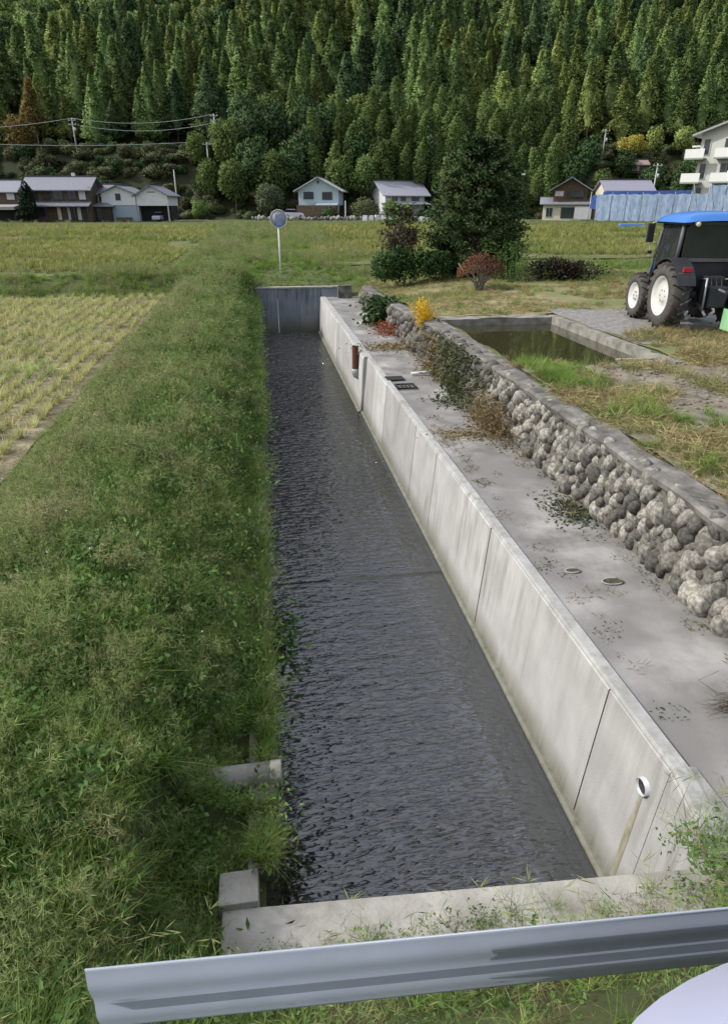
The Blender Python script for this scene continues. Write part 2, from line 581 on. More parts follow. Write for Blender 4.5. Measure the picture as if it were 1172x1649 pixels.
# ------------------------------------------------------------------ ground
def smst(a, b, x):
    t = np.clip((x - a) / (b - a), 0, 1)
    return t * t * (3 - 2 * t)


def hill(X, Y):
    h = 14.0 * smst(149, 167, Y)
    up = np.maximum(0, Y - 177)
    h = h + up * .56 + 7 * np.sin(X * .032 + 1.2) * smst(185, 260, Y) + 3.5 * np.sin(X * .085 + Y * .035) * smst(180, 220, Y)
    gx = (X - (48 - (Y - 180) * .35)) / 9.0                      # a gully on the right of the hill
    h = h - 9 * np.exp(-gx * gx) * smst(178, 215, Y)
    gx = (X - (-32 - (Y - 200) * .5)) / 10.0
    h = h - 8 * np.exp(-gx * gx) * smst(195, 230, Y)
    return h


def gz(x, y):
    """ground height, canal coordinates"""
    x = np.asarray(x, dtype=float); y = np.asarray(y, dtype=float)
    X = x * CA - y * SA; Y = x * SA + y * CA
    bank = np.interp(x, [-3.5, -3.15, -2.6, -1.7, -1.1, -.55, -.2], [-.55, -.42, -.26, -.16, -.36, -.80, -.95])
    left = np.where(x < -3.5, -.55, bank)
    far_left = -.08 + .14 * smst(-3.6, -3.0, x) * (1 - smst(-1.2, -.3, x)) * (1 - smst(60, 80, y))
    left = left + (far_left - left) * smst(27.5, 29.2, y)
    left = left + .12 * np.exp(-((y - 29.0) / .9) ** 2) * (x < -3.0)
    front = -.60 + .55 * smst(31, 38, y)                              # behind the far headwall
    right = -.03 - .32 * smst(15, 26, y) * (1 - smst(4.6, 8.5, x)) * (1 - smst(33, 40, y))
    z = np.where(x < -.2, left, np.where(x > 4.2, right, 0.0))
    t = smst(-.9, -.1, x) * (1 - smst(4.0, 5.2, x))
    z = np.where(y > 30.1, z + (front - z) * t, z)
    inside = (x >= -.2) & (x <= 4.2)
    corner = (x > -.9) & (x < -.15) & (y > 1.9) & (y < 3.1)
    z = np.where(inside & (y <= 30.1) & (y > 2.05), -1.05, z)
    z = np.where(inside & (y <= 2.05), -1.0, z)
    # slope up to the road
    t = 1 - smst(1.05, 2.0, y)
    z = z + (.02 - z) * t
    bump = .025 * np.sin(x * 2.3 + 1.7 * np.sin(y * 1.1)) + .02 * np.sin(y * 3.1 + x)
    z = z + bump * ((y > 2.2) & ~inside)
    z = np.where(corner, np.minimum(z, -1.08 + .25 * smst(-.55, -.9, x)), z)
    z = np.where((x > -.75) & (x < -.15) & (y > 3.2) & (y < 3.75), z - .14, z)
    return z + hill(X, Y)


def gzw(X, Y):
    x, y = wc(X, Y)
    return float(gz(x, y))


xs = np.unique(np.round(np.concatenate([np.linspace(-420, -60, 46), np.linspace(-60, -16, 23), np.linspace(-16, -4, 25),
    np.linspace(-4, -.2, 20), np.linspace(-.2, 4.2, 9), [4.72, 4.95], np.linspace(5.2, 7.72, 10), [7.95], np.linspace(8.2, 14, 12), np.linspace(14, 60, 24),
    np.linspace(60, 420, 46)]), 3))
ys = np.unique(np.round(np.concatenate([np.linspace(-120, -10, 8), np.linspace(-10, 1, 12), np.linspace(1, 2.05, 6), np.linspace(2.05, 11.4, 30),
    np.linspace(11.4, 17, 15), np.linspace(17, 30.1, 27), np.linspace(30.1, 42, 25), np.linspace(42, 140, 40), np.linspace(140, 190, 26),
    np.linspace(190, 620, 70)]), 3))
gx_, gy_ = np.meshgrid(xs, ys, indexing='ij')
gzz = gz(gx_, gy_)
V = np.stack([gx_, gy_, gzz], -1).reshape(-1, 3)
ny = len(ys)
Q = []
for i in range(len(xs) - 1):
    for j in range(ny - 1):
        mx_, my_ = (xs[i] + xs[i + 1]) / 2, (ys[j] + ys[j + 1]) / 2
        if -.2 < mx_ < 4.2 and 2.05 < my_ < 30.1: continue
        if 4.72 < mx_ < 7.72 and 11.4 < my_ < 17: continue
        Q.append((i * ny + j, (i + 1) * ny + j, (i + 1) * ny + j + 1, i * ny + j + 1))
me = npmesh('ground', V, Q, M_ground, smooth=True)
me.materials.append(M_forest)
gro = link(bpy.data.objects.new('ground', me))
gro.rotation_euler = (0, 0, YAW)
tag(gro, kind='structure')
mi = np.zeros(len(Q), dtype=np.int32)
qa = np.array(Q)
cy_ = V[qa].mean(1)
mi[cy_[:, 1] > 150] = 1
me.polygons.foreach_set('material_index', mi)


def patch(name, x0, x1, y0, y1, m, dz=.012, step=.5, label=None):
    nx = max(2, int(abs(x1 - x0) / step) + 1); nyy = max(2, int(abs(y1 - y0) / step) + 1)
    if nx * nyy > 60000: nx = nyy = 240
    a, b = np.meshgrid(np.linspace(x0, x1, nx), np.linspace(y0, y1, nyy), indexing='ij')
    # ragged border
    j = .12 * np.sin(a * 3.1 + b * 2.3) * step * 2
    z = gz(a, b) + dz + .03 * (step > .3) * 0
    V = np.stack([a + j * 0, b, z], -1).reshape(-1, 3)
    Q = [(i * nyy + k, (i + 1) * nyy + k, (i + 1) * nyy + k + 1, i * nyy + k + 1) for i in range(nx - 1) for k in range(nyy - 1)]
    o = link(bpy.data.objects.new(name, npmesh(name, V, Q, m, smooth=True)))
    o.rotation_euler = (0, 0, YAW)
    return tag(o, kind='structure')


patch('stubble_field', -40, -3.45, 3.0, 27.3, M_stubf, .03)
patch('mown_yard', 4.6, 30, 17.56, 29.5, M_yard, .03)
patch('dry_soil', 4.6, 30, 1.2, 11.2, M_soil, .03)
patch('grass_verge_soil', 7.9, 30, 11.2, 17.3, M_yard, .03)
patch('gravel_drive', 7.96, 30, 12.9, 17.9, M_gravel, .045)
patch('rice_field', -60, -4.0, 30.6, 100, M_ricef, .05, 1.5)
patch('rice_field', 3.5, 60, 36, 95, M_ricef, .06, 1.5)
patch('road', -60, 60, -5.0, .72, M_road, .02)

# canal water and bed
o = MB().box2((-.14, 2.3, -3.05), (2.75, 30.05, -2.95)).build('canal_bed', M_soil); o.rotation_euler = (0, 0, YAW); tag(o, kind='structure')
me = npmesh('canal_water', np.array([(-.12, 2.4, -2.5), (2.74, 2.4, -2.5), (2.74, 30.0, -2.5), (-.12, 30.0, -2.5)]), [(0, 1, 2, 3)], M_water)
o = link(bpy.data.objects.new('canal_water', me)); o.rotation_euler = (0, 0, YAW); tag(o, kind='structure')
me = npmesh('pond_water', np.array([(4.7, 11.42, -.20), (7.75, 11.42, -.20), (7.75, 17.0, -.20), (4.7, 17.0, -.20)]), [(0, 1, 2, 3)], M_pond)
o = link(bpy.data.objects.new('pond_water', me)); o.rotation_euler = (0, 0, YAW); tag(o, kind='structure')

# ledge (concrete floor behind the canal wall)
nx, nyy = 14, 90
a, b = np.meshgrid(np.linspace(2.83, 4.3, nx), np.linspace(2.2, 29.9, nyy), indexing='ij')
z = -1.0 + .006 * np.sin(a * 5 + b) + .006 * np.sin(b * 1.7)
z += -.035 * np.exp(-(((a - 3.24) / .09) ** 2 + ((b - 5.85) / .05) ** 2))
V = np.stack([a, b, z], -1).reshape(-1, 3)
Q = [(i * nyy + k, (i + 1) * nyy + k, (i + 1) * nyy + k + 1, i * nyy + k + 1) for i in range(nx - 1) for k in range(nyy - 1)]
o = link(bpy.data.objects.new('concrete_ledge', npmesh('concrete_ledge', V, Q, M_conf, True)))
o.rotation_euler = (0, 0, YAW); tag(o, kind='structure')

# ------------------------------------------------------------------ canal walls
wall = thing('canal_wall', 'long pale concrete retaining wall of cast panels along the right side of the canal', 'retaining wall', rz=YAW)
joints = [2.42, 3.955, 5.47, 7.03, 8.45, 9.78, 11.3, 12.8, 14.3, 15.8, 17.2, 18.7, 20.2, 21.7, 23.2, 24.7, 26.2, 27.7, 29.2, 30.0]
joints[0] = 3.05
for i in range(len(joints) - 1):
    y0, y1 = joints[i] + .006, joints[i + 1] - .006
    off = 0.0 if y0 < 17 else -.10
    d = rnd.uniform(-.006, .006) * (i > 0)
    tx = 2.71 + off + d; bx_ = 2.60 + (off * .6) + d
    prof = [(bx_, -2.9), (bx_, -2.46), (tx, -1.03), (tx + .03, -1.0), (2.826, -1.0), (2.826, -2.9)]
    MB().prism(prof, y0, y1).build('panel', M_conw, wall)
mb = MB()
for (ya, yb, oa, ob) in ((2.32, 2.70, -.19, -.07), (2.70, 3.05, -.07, 0.0)):
    vs = []
    for (yy, oo) in ((ya, oa), (yb, ob)):
        vs += [(2.60 + oo * .6, yy, -2.9), (2.60 + oo * .6, yy, -2.46), (2.71 + oo, yy, -1.03), (2.74 + oo, yy, -1.0), (2.9, yy, -1.0), (2.9, yy, -2.9)]
    mb.add(vs, [tuple(range(6)), tuple(reversed(range(6, 12)))] + [(k, (k + 1) % 6, 6 + (k + 1) % 6, 6 + k) for k in range(6)])
mb.build('panel', M_conw, wall)
mb = MB()
for (ya, yb, oa, ob) in ((2.32, 2.70, -.19, -.07), (2.70, 3.05, -.07, 0.0)):
    vs = []
    for (yy, oo) in ((ya, oa), (yb, ob)):
        vs += [(2.72 + oo, yy, -1.02), (2.72 + oo, yy, -1.002), (2.735 + oo, yy, -.975), (2.84 + oo * .8, yy, -.975), (2.90, yy, -.993), (2.90, yy, -1.02)]
    mb.add(vs, [tuple(range(6)), tuple(reversed(range(6, 12)))] + [(k, (k + 1) % 6, 6 + (k + 1) % 6, 6 + k) for k in range(6)])
mb.build('top_edge', M_conw, wall)
mb = MB()
mb.prism([(2.72, -1.002), (2.735, -.975), (2.84, -.975), (2.84, -1.02), (2.72, -1.02)], 3.051, 17.19)
mb.prism([(2.62, -1.002), (2.635, -.975), (2.84, -.975), (2.84, -1.02), (2.62, -1.02)], 17.2, 29.99)
mb.build('top_edge', M_conw, wall)
MB().prism([(2.53, -2.95), (2.53, -2.475), (2.56, -2.455), (2.62, -2.455), (2.62, -2.95)], 2.42, 17.18).prism(
    [(2.46, -2.95), (2.46, -2.475), (2.49, -2.455), (2.54, -2.455), (2.54, -2.95)], 17.19, 30.0).build('footing', M_conw, wall)

lw = thing('canal_wall', 'low concrete wall under the grass bank on the left side of the canal', 'retaining wall', rz=YAW)
for i in range(9):
    y0 = 2.7 + i * 3.04
    MB().box2((-.30, y0, -2.95), (-.125 + rnd.uniform(-.008, .008), y0 + 3.025, -.96)).build('panel', M_mossc, lw)

hw = thing('canal_headwall', 'stained concrete headwall with blue shade in its colour, closing the far end of the canal', 'retaining wall', rz=YAW)
for i in range(3):
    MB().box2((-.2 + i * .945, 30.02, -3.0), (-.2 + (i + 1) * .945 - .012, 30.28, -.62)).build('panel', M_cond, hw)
MB().box2((-.24, 29.99, -.618), (4.0, 30.31, -.56)).build('coping', M_conb, hw)
MB().box2((2.66, 30.02, -1.0), (3.75, 30.28, -.62)).build('side_panel', M_cond, hw)
MB().box2((3.35, 29.45, -1.02), (3.95, 29.7, -.47)).build('end_block', M_cap, hw)

bm_ = thing('concrete_beam', 'pale concrete beam across the near end of the canal, weeds growing over it', 'beam', rz=YAW)
me_b = MB()
me_b.prism([(-.45, 2.15), (-.45, 2.50), (2.9, 2.30), (2.9, 1.95)], -2.95, -1.0, axis='Z')
me_b.build('beam', M_conb, bm_, bevel=.012)
wb = MB().box2((-.47, 2.49, -2.95), (-.24, 2.70, -.95)).build('wing_block', M_conb, None, bevel=.012)
wb.rotation_euler = (0, 0, YAW)
tag(wb, 'small squared concrete block at the near left corner of the canal', 'block')

# ------------------------------------------------------------------ stone wall
sw = thing('stone_wall', 'low wall of rounded river stones with a concrete cap above the ledge', 'stone wall', rz=YAW)


def swtop(y):
    return -.02 - .36 * float(smst(14, 27, y))


def stone_mesh(seed):
    import bmesh
    bm = bmesh.new()
    bmesh.ops.create_icosphere(bm, subdivisions=2, radius=1)
    rr = random.Random(seed)
    o = Vector((rr.uniform(0, 50),) * 3)
    for v in bm.verts:
        n = mnoise.noise(v.co * .9 + o) * .22 + mnoise.noise(v.co * 2.2 + o) * .03
        v.co *= 1 + n
        v.co.y = math.copysign(abs(v.co.y) ** .9, v.co.y)
    for f in bm.faces: f.smooth = True
    me = bpy.data.meshes.new('stone')
    bm.to_mesh(me); bm.free()
    me.materials.append(M_stone)
    return me


stones = [stone_mesh(i) for i in range(9)]
pos = []
y = 4.2
while y < 28.0:
    top = swtop(y) - .06
    z = -.97
    row = 0
    size = .092 if y < 11 else .11
    while z < top - .10:
        yy = y + (.5 if row % 2 else 0) * size * 2 + rnd.uniform(-.03, .03)
        batter = 4.17 + (z + 1.0) * .13
        pos.append((batter + rnd.uniform(-.04, .03), yy, z + .06 + rnd.uniform(-.03, .03), size * rnd.uniform(.62, 1.5), row % 2))
        z += size * 1.42
        row += 1
    y += size * 1.85
pos.sort(key=lambda p: p[1])
near_s, far_s = pos[:300], pos[300:]
for (x, y, z, s, al) in near_s:
    part('stone', rnd.choice(stones), sw, (x, y, z), (rnd.uniform(.15, .8) * (1 if al else -.6), rnd.uniform(-.3, .3), rnd.uniform(-.5, .5)),
         (s * .95, s * rnd.uniform(.66, .95), s * rnd.uniform(.95, 1.4)))
parts_ = []
for (x, y, z, s, al) in far_s:
    me = rnd.choice(stones)
    n = len(me.vertices)
    co = np.empty(n * 3, dtype=np.float32); me.vertices.foreach_get('co', co)
    f = np.empty(len(me.polygons) * 3, dtype=np.int32); me.polygons.foreach_get('vertices', f)
    from mathutils import Euler
    Rm = np.array(Euler((rnd.uniform(.3, .9), rnd.uniform(-.3, .3), rnd.uniform(-.4, .4))).to_matrix())
    c = (co.reshape(-1, 3) * [s, s * .85, s * 1.15]) @ Rm.T + [x, y, z]
    parts_.append((c, f.reshape(-1, 3)))
V, Q = join_np(parts_)
o = part('small_stones', npmesh('small_stones', V, Q, M_stone, True), sw); tag(o, kind='stuff')
mb = MB()
ysw = np.linspace(3.6, 28.2, 26)
for i in range(25):
    y0, y1 = ysw[i], ysw[i + 1]
    t0, t1 = swtop(y0) - .05, swtop(y1) - .05
    vs = [(4.13, y0, -1.1), (4.6, y0, -1.1), (4.6, y0, t0), (4.25, y0, t0), (4.13, y1, -1.1), (4.6, y1, -1.1), (4.6, y1, t1), (4.25, y1, t1)]
    mb.add(vs, [(0, 1, 2, 3), (7, 6, 5, 4), (0, 4, 5, 1), (1, 5, 6, 2), (2, 6, 7, 3), (3, 7, 4, 0)])
mb.build('mortar_core', M_mortar, sw)
mb = MB()
ycap = np.linspace(3.6, 28.2, 124)
vs, fs = [], []
for i, y in enumerate(ycap):
    t = swtop(y)
    e = mnoise.noise(Vector((0, y * 1.3, 0))) * .07 + mnoise.noise(Vector((3, y * 5, 0))) * .035
    e2 = mnoise.noise(Vector((7, y * 1.1, 0))) * .10
    h = mnoise.noise(Vector((9, y * 2.1, 0))) * .014
    vs += [(4.19 + e, y, t - .085), (4.17 + e, y, t - .02 + h), (4.22 + e, y, t + .012 + h), (4.52 + e2, y, t + .02 + h), (4.60 + e2, y, t - .02), (4.60 + e2, y, t - .12)]
for i in range(len(ycap) - 1):
    for k in range(6):
        fs.append((i * 6 + k, i * 6 + (k + 1) % 6, (i + 1) * 6 + (k + 1) % 6, (i + 1) * 6 + k))
fs += [tuple(range(6)), tuple(reversed(range((len(ycap) - 1) * 6, len(ycap) * 6)))]
mb.add(vs, fs, False)
mb.build('cap', M_cap, sw)

# ------------------------------------------------------------------ pond rim, planks
M_cap2 = mat('pond_concrete', [(.10, .097, .085), (.20, .195, .175), (.28, .275, .255)], scale=3.4, rough=.92, bump=.006, bscale=30, coord='World', detail=8)
pr = thing('pond_rim', 'raised concrete rim round the square pond beside the yard', 'pond rim', rz=YAW)
MB().box2((7.70, 11.3, -.75), (7.87, 17.22, -.005)).build('side_wall', M_cap2, pr)
MB().box2((4.64, 17.0, -.75), (7.695, 17.5, -.03)).build('back_wall', M_cap2, pr)
MB().box2((4.64, 11.15, -.75), (7.695, 11.38, -.12)).build('front_wall', M_soil, pr)
MB().box2((4.604, 11.4, -.75), (4.70, 17.0, -.06)).build('wall_side', M_cap, pr)
M_wood = mat('weathered_wood', [(.16, .145, .12), (.34, .32, .28)], scale=6, stretch=(1, 12, 12), rough=.85)
for (x, y, L_, rz, lab) in ((5.75, 11.42, .55, .03, 'short weathered plank lying at the near edge of the pond'),
                            (7.0, 11.52, .75, -.02, 'longer weathered plank lying on soil at the pond corner')):
    o = MB().box((0, 0, 0), (L_, .10, .03)).build('plank', M_wood, None, bevel=.004)
    o.location = cw(x, y, -.05 if x < 6.5 else .03); o.rotation_euler = (0, 0, YAW + rz)
    tag(o, lab, 'plank', 'planks beside the pond')

# ------------------------------------------------------------------ pipes and bits on the ledge
M_pvc = plain('grey_pvc', (.30, .31, .33), rough=.4, var=.15)
M_white = plain('white_pvc', (.42, .44, .47), rough=.4, var=.06)
M_rust = mat('rusty_pipe', [(.06, .028, .02), (.14, .055, .036)], scale=14, rough=.85, bump=.003)
M_black = plain('black_plastic', (.018, .018, .02), rough=.45)
M_metal = plain('galvanised_metal', (.34, .36, .38), rough=.45, metal=.55, var=.1)
M_conpipe = mat('concrete_pipe', [(.17, .165, .14), (.32, .31, .28)], scale=7, rough=.9, bump=.004)

pp = thing('drain_pipe', 'grey concrete drain pipe sticking out of the left grass bank', 'pipe', cw(-.07, 3.42, -.955), YAW)
mb = MB(); mb.lathe([(0, .086), (-1.1, .086), (-1.1, .064), (0, .064)], (0, 0, 0), 'X', 28); mb.build('pipe', M_conpipe, pp)
MB().lathe([(.003, .088), (-.01, .091), (-.07, .091), (-.08, .087), (-.08, .07), (.003, .07)], (0, 0, 0), 'X', 28).build('collar', M_conpipe, pp)

op = thing('outlet_pipe', 'white plastic outlet pipe let into the canal wall above a stain', 'pipe', cw(2.655, 3.24, -1.36), YAW)
MB().lathe([(-.006, .072), (-.006, .065), (.25, .065), (.25, .072)], (0, 0, 0), 'X', 28).build('pipe', M_white, op)
MB().lathe([(.018, .0655), (.019, .0), (.026, .0), (.026, .0655)], (0, 0, 0), 'X', 20).build('bore_shade_disc', M_black, op)  # black disc stands in for the shade inside the pipe
st = MB()
st.add([(.0206, -.02, -.08), (.0206, .02, -.08), (-.021, .045, -.62), (-.0542, .035, -1.05), (-.0542, -.02, -1.05), (-.021, -.025, -.62)], [(0, 1, 2, 5), (5, 2, 3, 4)])
M_stain = mat('algae_stain', [(.19, .18, .12), (.34, .33, .27)], scale=8, rough=.9, stretch=(3, 3, .6))
st.build('stain', M_stain, op)

sp_ = thing('standing_pipe', 'rust brown standing pipe on a grey elbow beside the canal wall', 'pipe', cw(2.50, 18.0, -1.58), YAW)
MB().tube([(0, 0, .02), (0, 0, .74)], .09, 16, caps=False).tube([(0, 0, .74), (0, 0, .1)], .075, 16, caps=False).build('upright', M_rust, sp_)
MB().tube([(0, 0, .12), (0, 0, .02), (.03, 0, -.05), (.10, 0, -.09), (.26, 0, -.09)], .105, 16).build('elbow', M_pvc, sp_)

o = MB().tube([(0, 0, 0), (1.0, .10, .05)], .034, 12).build('white_pipe', M_white, None)
o.location = cw(3.42, 15.0, -.94); o.rotation_euler = (0, 0, YAW)
tag(o, 'thin white pipe lying across the ledge from the stone wall', 'pipe')

gr = thing('drain_grate', 'black drain grating lying flat near the ledge edge', 'grating', cw(3.08, 14.0, -.985), YAW)
mb = MB()
mb.box2((-.22, -.2, 0), (.22, -.16, .03)); mb.box2((-.22, .16, 0), (.22, .2, .03)); mb.box2((-.22, -.16, 0), (-.18, .16, .03)); mb.box2((.18, -.16, 0), (.22, .16, .03))
mb.build('frame', M_black, gr)
for k in range(3):
    MB().box2((-.1 + k * .09, -.155, .004), (-.075 + k * .09, .155, .026)).build('bar', M_black, gr)
o = MB().box((0, 0, 0), (.42, .30, .02), rot=(.05, .03, 0)).build('lid', M_black, None, bevel=.004)
o.location = cw(2.98, 14.75, -.97); o.rotation_euler = (0, 0, YAW + .1)
tag(o, 'black plastic lid lying behind the drain grating on the ledge', 'lid')

# damp hollows
M_damp = mat('moss_and_silt', [(.035, .04, .025), (.08, .08, .055)], scale=20, rough=.5, bump=.008, bscale=40)
for (x, y, a_, b_, lab) in ((3.25, 5.83, .085, .045, 'smaller dark silted hollow in the ledge concrete'),
                            (3.58, 5.55, .115, .06, 'larger dark silted hollow in the ledge concrete')):
    rimn = 22
    t = thing('silted_hollow', lab, 'hollow', cw(x, y, -.997), YAW, 'silted hollows in the ledge')
    mb = MB(); vs = [(0, 0, .004)]
    for k in range(rimn):
        th = 2 * math.pi * k / rimn; q = 1 + .16 * math.sin(3 * th + x)
        vs.append((a_ * q * math.cos(th), b_ * q * math.sin(th), .006))
    mb.add(vs, [(0, 1 + k, 1 + (k + 1) % rimn) for k in range(rimn)]); mb.build('silt', M_damp, t)
    mb = MB(); mb.tube([(a_ * 1.06 * math.cos(2 * math.pi * k / 22), b_ * 1.1 * math.sin(2 * math.pi * k / 22), .004) for k in range(3, 20)], .009, 6)
    mb.build('rim', M_conb, t)


# ------------------------------------------------------------------ plants and scatter
def blade_clump(n, rad, h0, h1, wid, bend, m, name, seg=3, spread=.5, tip=.12, droop=.35):
    th = rng.uniform(0, 2 * np.pi, n); rr = rad * np.sqrt(rng.uniform(0, 1, n))
    base = np.stack([rr * np.cos(th), rr * np.sin(th), np.full(n, -.02)], 1)
    az = rng.uniform(0, 2 * np.pi, n)
    d = np.stack([np.cos(az), np.sin(az), np.zeros(n)], 1)
    s = np.stack([-np.sin(az), np.cos(az), np.zeros(n)], 1)
    h = rng.uniform(h0, h1, n)
    lean = rng.uniform(0, spread, n)
    bd = bend * rng.uniform(.3, 1.3, n)
    tw = rng.uniform(-.6, .6, n)[:, None]
    s = unit(s + d * tw)
    rings = []
    for k in range(seg + 1):
        t = k / seg
        c = base + d * (h * (lean * t + bd * t * t))[:, None]
        c[:, 2] += h * (t - droop * bd * t * t * 1.6)
        wk = wid * (1 - (1 - tip) * t ** 1.4) * .5
        rings.append((c - s * wk, c + s * wk))
    V = np.stack([r for pr_ in rings for r in pr_], 1)           # n, 2(seg+1), 3
    m2 = 2 * (seg + 1)
    q = np.array([(2 * k, 2 * k + 1, 2 * k + 3, 2 * k + 2) for k in range(seg)])
    Q = (q[None] + (np.arange(n) * m2)[:, None, None]).reshape(-1, 4)
    return leafmesh(name, V.reshape(-1, 3), Q, m, up=0, mix=.55, nfun=lambda c: np.tile([0, 0, 1.0], (len(c), 1)))


def blade_np(*a, **k):
    me = blade_clump(*a, **k)
    V = np.empty(len(me.vertices) * 3, dtype=np.float32); me.vertices.foreach_get('co', V)
    Q = np.empty(len(me.loops), dtype=np.int32); me.loops.foreach_get('vertex_index', Q)
    return V.reshape(-1, 3), Q.reshape(-1, 4)


def weed_clump(n, h, leaf, m, name, up=.6):
    """broad leaves on short stems"""
    P = rng.normal(size=(n, 3)) * [leaf * 1.6, leaf * 1.6, 0]
    P[:, 2] = rng.uniform(.02, h, n)
    D = unit(np.stack([rng.normal(size=n), rng.normal(size=n), rng.uniform(-.2, up, n)], 1)) * leaf * rng.uniform(.6, 1.3, n)[:, None]
    V, Q = cards(P, D, leaf * .26 * rng.uniform(.7, 1.2, n), .15)
    return leafmesh(name, V, Q, m, up=0, mix=.5, nfun=lambda c: np.tile([0, 0, 1.0], (len(c), 1)))


def seed_clump(n, name):
    """fine stems that end in branching reddish seed heads"""
    az = rng.uniform(0, 2 * np.pi, n); h = rng.uniform(.28, .5, n); ln = rng.uniform(.05, .45, n)
    base = rng.normal(size=(n, 3)) * [.07, .07, 0]
    tip = base + np.stack([np.cos(az) * ln * h, np.sin(az) * ln * h, h], 1)
    A = cards(base, tip - base, np.full(n, .0022))
    k = 5
    P = np.repeat(tip, k, 0); D = unit(rng.normal(size=(n * k, 3)) + [0, 0, .4]) * rng.uniform(.05, .11, n * k)[:, None]
    B = cards(P, D, np.full(n * k, .0028))
    V, Q = join_np([A, B])
    return leafmesh(name, V, Q, M_fine, up=0, mix=.6, nfun=lambda c: np.tile([0, 0, 1.0], (len(c), 1)))


def tangle_clump(n, rad, L_, wid, m, name, z=.03):
    P = rng.uniform(-rad, rad, (n, 3)); P[:, 2] = rng.uniform(0, z, n)
    D = rng.normal(size=(n, 3)) * [1, 1, .22]; D = unit(D) * (L_ * rng.uniform(.4, 1.2, n))[:, None]
    V, Q = cards(P, D, np.full(n, wid))
    return npmesh(name, V, Q, m)


def scatter(name, protos, P, scl, idx, rot=None, label=None, cat=None):
    """ground cover nobody could count: one object, copies made by geometry nodes"""
    N = len(P)
    col = bpy.data.collections.new(name + '_sources')
    for i, me in enumerate(protos):
        o = bpy.data.objects.new('%s_%02d' % (name, i), me)
        col.objects.link(o)
    if rot is None:
        rot = np.stack([rng.normal(size=N) * .12, rng.normal(size=N) * .12, rng.uniform(0, 6.283, N)], 1)
    me = bpy.data.meshes.new(name)
    me.vertices.add(N)
    me.vertices.foreach_set('co', np.ascontiguousarray(P, dtype=np.float32).ravel())
    a = me.attributes.new('rot', 'FLOAT_VECTOR', 'POINT'); a.data.foreach_set('vector', np.ascontiguousarray(rot, dtype=np.float32).ravel())
    a = me.attributes.new('scl', 'FLOAT', 'POINT'); a.data.foreach_set('value', np.ascontiguousarray(scl, dtype=np.float32))
    a = me.attributes.new('idx', 'INT', 'POINT'); a.data.foreach_set('value', np.ascontiguousarray(idx, dtype=np.int32))
    o = link(bpy.data.objects.new(name, me))
    g = bpy.data.node_groups.new(name, 'GeometryNodeTree')
    g.interface.new_socket('Geometry', in_out='INPUT', socket_type='NodeSocketGeometry')
    g.interface.new_socket('Geometry', in_out='OUTPUT', socket_type='NodeSocketGeometry')
    N_, L = g.nodes, g.links
    gi = N_.new('NodeGroupInput'); go = N_.new('NodeGroupOutput')
    ci = N_.new('GeometryNodeCollectionInfo'); ci.inputs['Collection'].default_value = col
    ci.inputs['Separate Children'].default_value = True; ci.inputs['Reset Children'].default_value = True
    ip = N_.new('GeometryNodeInstanceOnPoints'); ip.inputs['Pick Instance'].default_value = True

    def attr(nm, ty):
        a = N_.new('GeometryNodeInputNamedAttribute'); a.data_type = ty; a.inputs['Name'].default_value = nm
        return [s for s in a.outputs if s.enabled][0]
    er = N_.new('FunctionNodeEulerToRotation')
    L.new(attr('rot', 'FLOAT_VECTOR'), er.inputs[0])
    L.new(gi.outputs[0], ip.inputs['Points']); L.new(ci.outputs[0], ip.inputs['Instance'])
    L.new(attr('idx', 'INT'), ip.inputs['Instance Index']); L.new(er.outputs[0], ip.inputs['Rotation'])
    L.new(attr('scl', 'FLOAT'), ip.inputs['Scale']); L.new(ip.outputs[0], go.inputs[0])
    md = o.modifiers.new('scatter', 'NODES'); md.node_group = g
    return tag(o, label, cat, kind='stuff')


def region(x0, x1, y0, y1, dens):
    n = int(abs(x1 - x0) * abs(y1 - y0) * dens)
    x = rng.uniform(x0, x1, n); y = rng.uniform(y0, y1, n)
    return x, y


def fbm(x, y, s, seed=0.0):
    return np.array([mnoise.fractal(Vector((a * s + seed, b * s, seed)), .6, 2.0, 3) for a, b in zip(x, y)])


def to_world(x, y, z):
    return np.stack([x * CA - y * SA, x * SA + y * CA, z], 1)


def in_view(x, y, pad=1.0):
    X = x * CA - y * SA; Y = x * SA + y * CA
    dep = Y * .903 + 2.7 * .429
    return (np.abs(X) < .60 * dep + pad) & (Y > .3)


